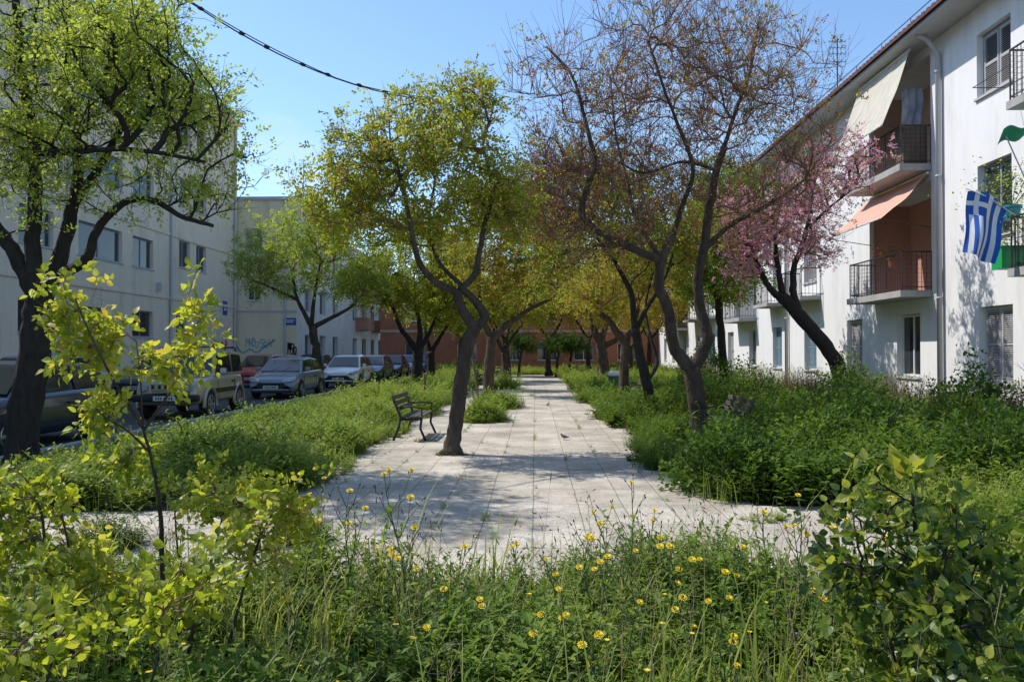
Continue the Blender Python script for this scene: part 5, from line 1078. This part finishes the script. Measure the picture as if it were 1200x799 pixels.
# ------------------------------------------------------------------ cars
def car(name, label, paint, loc, rz, L=3.9, W=1.7, H=1.45, kind='hatch', light_hood=False, rack=False, seed=0):
    pm = mat('paint_' + str(seed), paint, tuple(c * .85 for c in paint), 1.2, .28, coat=.6, metal=.15)
    root = thing(name, label, 'car', loc, rz)
    hl, hw = L / 2, W / 2
    if kind == 'suv': gc, rt, belt = .33, .345, 1.05; cowl = hl - 1.12; top = [(hl, .62), (hl - .02, .86), (hl - .12, .97), (hl - .5, 1.01), (cowl, 1.05), (0, 1.06), (-hl + .1, 1.06), (-hl + .02, 1.0), (-hl, .6)]; cab = (cowl - .02, cowl - .38, -hl + .16, -hl + .05)
    elif kind == 'sedan': gc, rt, belt = .2, .31, .9; cowl = hl - 1.15; top = [(hl, .45), (hl - .04, .62), (hl - .2, .72), (hl - .6, .79), (cowl, .90), (0, .93), (-hl + .9, .95), (-hl + .15, .93), (-hl, .6)]; cab = (cowl - .02, cowl - .75, -hl + 1.1, -hl + .55)
    else: gc, rt, belt = .2, .31, .92; cowl = hl - .95; top = [(hl, .45), (hl - .04, .64), (hl - .18, .76), (hl - .5, .84), (cowl, .95), (0, .97), (-hl + .5, 1.0), (-hl + .06, .97), (-hl, .55)]; cab = (cowl + .02, cowl - .72, -hl + .55, -hl + .09)
    # body loft
    xs = [hl, hl - .04, hl - .12, hl - .3, hl - .6, cowl, .3, 0, -.4, -hl + .7, -hl + .3, -hl + .1, -hl]
    tx = [p[0] for p in top][::-1]; tz = [p[1] for p in top][::-1]
    V = []; n = 0
    for x in xs:
        zt = float(np.interp(x, tx, tz)); w_ = hw * (1 - .13 * abs(x / hl) ** 7 - (.05 if abs(x) >= hl - .001 else 0)); zb = gc + (.08 if abs(x) > hl - .06 else 0); zm = zb + (zt - zb) * .55
        half = [(0, zb), (w_ * .8, zb), (w_ * .96, zb + .06), (w_, zb + .18), (w_ * 1.0, zm), (w_ * .985, zt - .10), (w_ * .93, zt - .02), (w_ * .75, zt + .005), (0, zt + .03)]
        ring = [(x, a, b) for a, b in half] + [(x, -a, b) for a, b in half[-2:0:-1]]; n = len(ring); V += ring
    F = [(i * n + j, i * n + (j + 1) % n, (i + 1) * n + (j + 1) % n, (i + 1) * n + j) for i in range(len(xs) - 1) for j in range(n)] + [tuple(range(n)), tuple(range((len(xs) - 1) * n, len(xs) * n))[::-1]]
    g = Geo(); g.add(np.array(V), F); b_ = g.build('body', pm, root, smooth=True); md = b_.modifiers.new('s', 'SUBSURF'); md.levels = md.render_levels = 1
    # cabin
    f0, f1, r1, r0 = cab; zb0 = belt - .02 if kind != 'suv' else belt - .02; bw = hw * .93; tw = hw * (.80 if kind == 'suv' else .72); zt = H
    def q(x, y, z): return (x, y, z)
    xm = (f1 + r1) / 2 - .1
    C = {'fb': (f0, bw, zb0), 'ft': (f1, tw, zt - .05), 'rt': (r1, tw, zt - .06), 'rb': (r0, bw * .96, zb0 + .02)}
    P = []
    stations = [C['fb'], C['ft'], ((f1 + r1) / 2, tw, zt), C['rt'], C['rb']]
    V = [];
    for (x, y, z) in stations: V += [(x, -y, z), (x, -y * .85, z + (.03 if z > belt + .2 else 0)), (x, y * .85, z + (.03 if z > belt + .2 else 0)), (x, y, z)]
    F = [(i * 4 + j, i * 4 + j + 1, (i + 1) * 4 + j + 1, (i + 1) * 4 + j) for i in range(4) for j in range(3)] + [(0, 4, 8, 12, 16), (3, 19, 15, 11, 7)]
    g = Geo(); g.add(np.array(V), F); cb = g.build('cabin', pm, root); md = cb.modifiers.new('b', 'BEVEL'); md.width = .035; md.segments = 3; md.limit_method = 'ANGLE'; md.angle_limit = R(25)
    def pane(name, quad, ins=.05, off=.012, insv=None):
        Q = np.array(quad, float); c = Q.mean(0); nn = np.cross(Q[1] - Q[0], Q[3] - Q[0]); nn /= np.linalg.norm(nn)
        if (nn * (c - np.array([0, 0, .9]))).sum() < 0: nn = -nn
        Qi = [Q[i] + (Q[(i + 1) % 4] - Q[i]) / np.linalg.norm(Q[(i + 1) % 4] - Q[i]) * ins + (Q[i - 1] - Q[i]) / np.linalg.norm(Q[i - 1] - Q[i]) * (insv or ins) for i in range(4)]
        Qi = np.array(Qi) + nn * off; g = Geo(); g.add(np.vstack([Qi, Qi - nn * .008]), [(0, 1, 2, 3), (4, 5, 6, 7), (0, 1, 5, 4), (1, 2, 6, 5), (2, 3, 7, 6), (3, 0, 4, 7)]); return g.build(name, 'glass_car', root)
    lerp = lambda a, b, t: tuple(a[i] + (b[i] - a[i]) * t for i in range(3))
    mir = lambda p: (p[0], -p[1], p[2])
    pane('windscreen', [C['fb'], C['ft'], mir(C['ft']), mir(C['fb'])], .07, .03); pane('rear_window', [C['rb'], C['rt'], mir(C['rt']), mir(C['rb'])], .09, .03, .06)
    for sgn in (1, -1):
        s_ = (lambda p: p) if sgn == 1 else mir
        mb, mt_ = (xm, bw * .99, zb0 + .01), (xm - .02, tw, zt - .02)
        pane('side_window', [s_(C['fb']), s_(mb), s_(mt_), s_(C['ft'])], .07, .012); pane('side_window', [s_(mb), s_(C['rb']), s_(C['rt']), s_(mt_)], .06, .012)
        g = Geo(); y = hw * .995 * sgn   # door shut lines and handle
        for x in (cowl - .15, xm, -hl + 1.0):
            g = Geo(); g.box((x - .006, min(y, y + sgn * .006), gc + .12), (x + .006, max(y, y + sgn * .006), belt - .12)); g.build('door_seam', 'black_plastic', root)
        g = Geo(); g.box((xm + .1, min(y, y + sgn * .035), belt - .2), (xm + .26, max(y, y + sgn * .035), belt - .165)); g.build('door_handle', 'black_plastic', root)
        g = Geo(); g.box((cowl - .42, min(y * .97, y + sgn * .14), belt + .02), (cowl - .3, max(y * .97, y + sgn * .14), belt + .17)); mo = g.build('wing_mirror', 'alloy' if kind == 'suv' else pm, root); md = mo.modifiers.new('b', 'BEVEL'); md.width = .03; md.segments = 3
        if kind == 'suv':
            g = Geo(); g.box((-hl + .95, min(y, y + sgn * .03), .60), (hl - 1.1, max(y, y + sgn * .03), .72)); g.build('side_moulding', 'black_plastic', root)
        # lights
        g = Geo(); yy = hw * .72 * sgn
        if kind == 'suv': g.tube([(hl - .03, yy * .92, .80), (hl + .025, yy * .92, .80)], .105, 18)
        else:
            a = .68; g.add([(hl - .015, hw * .45 * sgn, a - .09), (hl - .01, hw * .80 * sgn, a - .07), (hl - .22, hw * .96 * sgn, a + .03), (hl - .28, hw * .93 * sgn, a + .12), (hl - .12, hw * .6 * sgn, a + .03), (hl + .02, hw * .45 * sgn, a - .05)], [(0, 1, 2, 3, 4, 5)])
            g.add(np.array([(hl + .012, hw * .45 * sgn, a - .09), (hl - .0, hw * .82 * sgn, a - .06), (hl - .15, hw * .97 * sgn, a + .02), (hl - .17, hw * .96 * sgn, a + .09), (hl - .03, hw * .62 * sgn, a + .02)]), [(0, 1, 2, 3, 4)])
        g.build('headlight', 'lamp', root)
        g = Geo(); g.box((-hl - .01, min(hw * .9 * sgn, hw * .72 * sgn), belt - .32), (-hl + .05, max(hw * .9 * sgn, hw * .72 * sgn), belt - .05)); g.build('tail_light', 'tail', root)
    g = Geo()
    if kind == 'suv':
        g.box((hl - .05, -hw * .45, .72), (hl + .008, hw * .45, .88))
        g.build('grille', pm, root); g = Geo()
        for k in range(5): x = -hw * .38 + k * hw * .19; g.box((hl + .010, x - .035, .75), (hl + .016, x + .035, .85))
        g.build('grille_slots', 'black_plastic', root)
        g = Geo(); g.box((hl - .1, -hw * .98, .44), (hl + .10, hw * .98, .61)); o = g.build('bumper', 'black_plastic', root); md = o.modifiers.new('b', 'BEVEL'); md.width = .05; md.segments = 3
        zz = .525; xb = hl + .105
    else:
        V = [(-.62, .47), (-.52, .38), (.52, .38), (.62, .47), (.5, .57), (-.5, .57)]; g.add([(hl + .014, a * hw, b) for a, b in V] + [(hl - .06, a * hw, b) for a, b in V], [(0, 1, 2, 3, 4, 5)] + [(i, (i + 1) % 6, 6 + (i + 1) % 6, 6 + i) for i in range(6)]); g.build('grille', 'black_plastic', root)
        g = Geo(); g.box((hl - .06, -hw * .8, .24), (hl + .01, hw * .8, .31)); g.build('bumper', 'black_plastic', root); zz = .42; xb = hl + .018
    g = Geo(); g.box((xb, -.26, zz - .055), (xb + .012, .26, zz + .055)); pl = g.build('number_plate', 'plate', root)
    g = Geo()
    r_ = random.Random(seed + 5); x = -.2
    for k in range(7): g.box((xb + .013, x, zz - .03), (xb + .016, x + .034, zz + .03)); x += .057 if k != 2 else .08
    g.build('plate_marks', 'graf_black', pl)
    wb_ = L * (.62 if kind != 'suv' else .615)
    for x in (wb_ / 2 - .02, -wb_ / 2 - .02):
        for sgn in (1, -1):
            y = hw * sgn; a = Geo(); th = np.linspace(0, math.pi, 15); ro = rt + .05
            # dark arch: half disc slightly proud of the flank
            V = [(x + ro * math.cos(t), y * 1.003, rt + ro * math.sin(t)) for t in th] + [(x + ro, y * 1.003, .22), (x - ro, y * 1.003, .22)]
            a.add(V, [tuple(range(15)) + (16, 15)]); ring = []
            if kind == 'suv': a.tube([(x + (ro + .02) * math.cos(t), y * 1.0, rt + (ro + .02) * math.sin(t)) for t in np.linspace(-.15, math.pi + .15, 18)], .045, 8, m=1)
            a.build('wheel_arch', ['black_plastic', pm], root)
            w2 = Geo(); yo = y * 1.0 + sgn * .012; yi = yo - sgn * .19
            w2.tube([(x, yi, rt), (x, yi + sgn * .02, rt), (x, yo - sgn * .025, rt), (x, yo, rt)], [rt - .03, rt, rt, rt - .025], 28); wh = w2.build('wheel', 'tyre', root)
            w3 = Geo(); rr = rt * .64; w3.tube([(x, yo + sgn * .001, rt), (x, yo + sgn * .004, rt)], rr, 24, m=1)
            w3.tube([(x, yo + sgn * .005, rt), (x, yo + sgn * .012, rt)], rr * .22, 12)
            for k in range(6):
                t = k * math.pi / 3; d = np.array([math.cos(t), 0, math.sin(t)]); p = np.array([-d[2], 0, d[0]]) * .028; c = np.array([x, yo + sgn * .010, rt])
                w3.add([c + p * 1.3, c - p * 1.3, c + d * rr - p, c + d * rr + p], [(0, 1, 2, 3)])
            ci = [(x + rr * math.cos(t), yo + sgn * .01, rt + rr * math.sin(t)) for t in np.linspace(0, 2 * math.pi, 25)]; w3.tube(ci, .012, 5, cap=False); w3.build('rim', ['alloy', 'black_plastic'], wh)
    if rack:
        g = Geo()
        for sgn in (1, -1): g.tube([(f1 - .05, tw * .88 * sgn, zt), (f1 - .15, tw * .88 * sgn, zt + .09), (r1 + .15, tw * .88 * sgn, zt + .09), (r1 + .05, tw * .88 * sgn, zt)], .018, 6)
        g.tube([(f1 - .5, -tw, zt + .11), (f1 - .5, tw, zt + .11)], .016, 6); g.tube([(r1 + .5, -tw, zt + .11), (r1 + .5, tw, zt + .11)], .016, 6)
        g.build('roof_rack', 'black_plastic', root)
    g = Geo(); 
    for sgn in (.1, .6): g.tube([(f0 + .02, hw * (sgn - .5), belt + .02), (f0 - .10, hw * (sgn - .15), belt + .16)], .008, 4)
    g.build('wiper', 'black_plastic', root)
    return root
FR = -math.pi / 2   # facing the camera
def park(name, label, paint, xn, yf, L, W, H, kind, rot=0, seed=0, rack=False):
    """xn: nearside flank, yf: front bumper distance"""
    return car(name, label, paint, (xn - W / 2, yf + L / 2, .004), FR + rot, L, W, H, kind, seed=seed, rack=rack)
park('parked_car', 'beige boxy four-wheel drive with roof rack parked facing the camera', (.50, .42, .30), -8.15, 18.9, 3.62, 1.62, 1.66, 'suv', rot=R(3), seed=1, rack=True)
park('parked_car', 'dark blue hatchback half hidden behind the big shaded trunk', (.02, .03, .05), -8.35, 11.6, 4.1, 1.7, 1.45, 'hatch', seed=2)
park('parked_car', 'grey-blue hatchback with dark side parked right behind the beige four-wheel drive', (.22, .26, .31), -8.25, 27.2, 4.0, 1.7, 1.42, 'hatch', seed=3)
park('parked_car', 'white compact hatchback with wide dark grille', (.85, .86, .87), -8.0, 35.6, 3.95, 1.72, 1.47, 'hatch', seed=4)
park('parked_car', 'dark hatchback with a pale bonnet behind the white compact', (.10, .11, .10), -8.05, 41.6, 4.1, 1.7, 1.45, 'hatch', seed=5)
park('parked_car', 'dark red car in the shade, second behind the white compact', (.08, .02, .02), -8.05, 47.2, 4.2, 1.7, 1.43, 'sedan', seed=6)
park('parked_car', 'light blue car near the thick trunked kerbside tree', (.18, .26, .40), -8.05, 52.6, 4.2, 1.7, 1.43, 'hatch', seed=7)
park('parked_car', 'bright blue car, last of the near row', (.04, .14, .40), -8.05, 58.2, 4.1, 1.7, 1.46, 'hatch', seed=8)
park('parked_car', 'red car on the far side of the street under the graffiti', (.48, .04, .04), -12.3, 36.0, 4.1, 1.7, 1.5, 'hatch', seed=9)
park('parked_car', 'dark navy car on the far side of the street right of the red one', (.015, .02, .07), -12.1, 44.2, 4.4, 1.75, 1.5, 'sedan', seed=10)
park('parked_car', 'pale blue car on the far side of the street at the left edge', (.30, .36, .44), -13.0, 19.6, 4.3, 1.75, 1.55, 'hatch', seed=11)
park('parked_car', 'dark blue car on the far side of the street behind the beige four-wheel drive', (.04, .06, .11), -12.8, 26.6, 4.2, 1.7, 1.46, 'sedan', seed=12)
park('parked_car', 'blue-grey car far down the far side of the street', (.14, .17, .22), -12.0, 51.0, 4.2, 1.7, 1.45, 'hatch', seed=13)

# ------------------------------------------------------------------ benches, bin, stakes, cable, birds
def bench(label, loc, rz, group='dark slatted benches along the path'):
    root = thing('park_bench', label, 'bench', loc, rz, group)    # faces +X, long side along Y
    for y in (-.72, .72):
        g = Geo(); W_ = .05
        def bar(P, t=.022):
            P = np.array(P, float); P = np.insert(P, 1, 0, axis=1); P[:, 1] = y; g.tube(P, t, 6)
        bar([(-.30, 0), (-.20, .25), (-.16, .42), (-.24, .62), (-.34, .84)], .026); bar([(.30, 0), (.20, .22), (.22, .40)], .026); bar([(-.17, .40), (.05, .385), (.24, .41)], .024); bar([(-.22, .60), (0, .63), (.22, .60), (.23, .42)], .018)
        g.build('leg', 'iron', root, smooth=True)
    g = Geo()
    for k in range(4): x = -.13 + k * .095; g.box((x, -.8, .425), (x + .075, .8, .455))
    s_ = g.build('seat', 'bench_wood', root); md = s_.modifiers.new('b', 'BEVEL'); md.width = .006
    g = Geo()
    for k in range(3):
        z = .55 + k * .105; x = -.205 - (z - .55) * .42
        g.box((x, -.8, z), (x + .028, .8, z + .085))
    s_ = g.build('backrest', 'bench_wood', root); md = s_.modifiers.new('b', 'BEVEL'); md.width = .006
    return root
b0 = bench('dark slatted bench on the left edge of the path, nearest of the left benches', (Xof(487, 15.4), 15.4, .006), 0)
dup(b0, (Xof(848, 14.2), 14.2, 0.006), math.pi, 'dark bench half buried in weeds behind the large bare tree on the right')
dup(b0, (Xof(744, 25.4), 25.4, 0.006), math.pi, 'dark bench beside the litter bin on the right')
dup(b0, (Xof(684, 44), 44, 0.006), math.pi, 'small distant bench on the right just past the twin stemmed pollard')
dup(b0, (Xof(671, 50), 50, 0.006), math.pi, 'farthest bench on the right of the path')
dup(b0, (Xof(566, 35), 35, 0.006), 0, 'distant bench on the left behind the tree with the leaning limb')
dup(b0, (Xof(583, 50), 50, 0.006), 0, 'farthest bench on the left of the path')
X_, Y_ = Xof(720, 29), 29
root = thing('litter_bin', 'green litter bin with a white lid beside the right bench', 'litter bin', (X_, Y_, .0)); g = Geo(); g.tube([(0, 0, .12), (0, 0, .2), (0, 0, .78)], [.18, .2, .23], 18); g.build('body', 'bin_green', root, smooth=False)
g = Geo(); g.tube([(0, 0, .78), (0, 0, .86), (0, 0, .93), (0, 0, .96)], [.25, .25, .18, .06], 18); g.build('lid', 'frame_white', root, smooth=False); g = Geo(); g.tube([(0, 0, 0), (0, 0, .14)], .03, 8); g.build('foot', 'iron', root)
def stake(label, P, r_=.035, group=None, cap=False):
    g = Geo(); P = np.array(P, float); W0 = P[0].copy(); g.tube(P, np.linspace(r_, r_ * .85, len(P)), 8); o = g.build('wooden_stake', 'wood', world=W0); o.location = W0; tag(o, label, 'stake', group)
stake('upright dark wooden post in the weeds behind the near left bench', [at(498, 478, 22.5) * [1, 1, 0], (at(498, 478, 22.5)[0], 22.5, .5), (at(498, 440, 22.5)[0], 22.5, 1.0)], .045)
stake('slanting stake propping a young stem in front of the leaning limb tree', [(Xof(561, 25.5), 25.5, 0), (Xof(557, 25.6), 25.6, .9), (Xof(552, 25.8), 25.8, 1.75)], .045)
stake('thin slanting stake left of the other leaning stake', [(Xof(556, 27), 27, 0), (Xof(551, 27), 27, .6), (Xof(548, 27), 27, 1.1)], .03)
stake('short post in the grass in front of the white parked car', [(Xof(424, 33), 33, 0), (Xof(426, 33), 33, .9)], .04)
# cable with clamps
root = thing('overhead_cable', 'black twin overhead cable with clamps crossing the sky to the looped fork tree', 'cable', (0, 0, 0)); A = at(497, 117, 14.0); B = at(222, 1, 12.0); D_ = A - B; Cc = B - D_ * 3.85
pts = [A + (Cc - A) * t + np.array([0, 0, -.28 * (4 * min(t / .21, 1) * (1 - min(t / .21, 1)))]) for t in np.linspace(0, 1, 60)]
pts = np.array(pts); g = Geo(); g.tube(pts, .011, 6); g.tube(pts + np.array([0, 0, .045]) * np.abs(np.cos(np.arange(60) * .35))[:, None], .008, 6); g.build('wires', 'black_plastic', root)
for k in range(9):
    t = .012 + k * .026 + .004 * math.sin(k * 3); p = A + (Cc - A) * t + np.array([0, 0, -.28 * (4 * min(t / .21, 1) * (1 - min(t / .21, 1)))]); d = (Cc - A) / np.linalg.norm(Cc - A) * .045
    g = Geo(); g.tube([p - d + [0, 0, .01], p + [0, 0, .015], p + d + [0, 0, .01]], [.022, .032, .022], 7); g.build('clamp', 'black_plastic', root)
# birds
def bird(label, loc, rz, m, s_=1.0):
    root = thing('pigeon', label, 'bird', loc, rz); g = Geo()
    P = np.array([(-.17, 0, .07), (-.11, 0, .075), (-.05, 0, .085), (0, 0, .10), (.05, 0, .115), (.075, 0, .145), (.085, 0, .172), (.105, 0, .182), (.12, 0, .178)]) * s_
    g.tube(P, np.array([.012, .022, .045, .056, .048, .03, .026, .024, .008]) * s_, 12); o = g.build('body', m, root, smooth=True); md = o.modifiers.new('s', 'SUBSURF'); md.levels = md.render_levels = 1
    g = Geo(); g.tube(np.array([(.118, 0, .178), (.14, 0, .172)]) * s_, [.005 * s_, .001], 5); g.build('beak', 'straw', root)
    for sg in (1, -1):
        g = Geo(); g.tube(np.array([(0, .02 * sg, .06), (.005, .022 * sg, 0.004)]) * s_, .004 * s_, 5); g.tube(np.array([(-.01, .022 * sg, .004), (.03, .022 * sg, .004)]) * s_, .003 * s_, 4); g.build('leg', 'terra_pot', root)
        g = Geo(); V = np.array([(.045, .048 * sg, .12), (-.05, .055 * sg, .115), (-.16, .02 * sg, .085), (-.06, .05 * sg, .075), (.03, .054 * sg, .085)]) * s_; g.add(V, [(0, 1, 2, 3, 4)]); g.build('wing', 'bird_grey', root)
bird('brown pigeon standing in the middle of the sunlit paving', (Xof(661, 14.9), 14.9, .008), R(200), 'bird_brown', .62)
bird('tiny grey pigeon farther down the middle of the path', (Xof(642, 24), 24, .008), R(60), 'bird_grey', .6)

for name in ('white_apartment_block', 'cream_apartment_block', 'yellowish_block', 'terracotta_building', 'overhead_cable'):
    pass
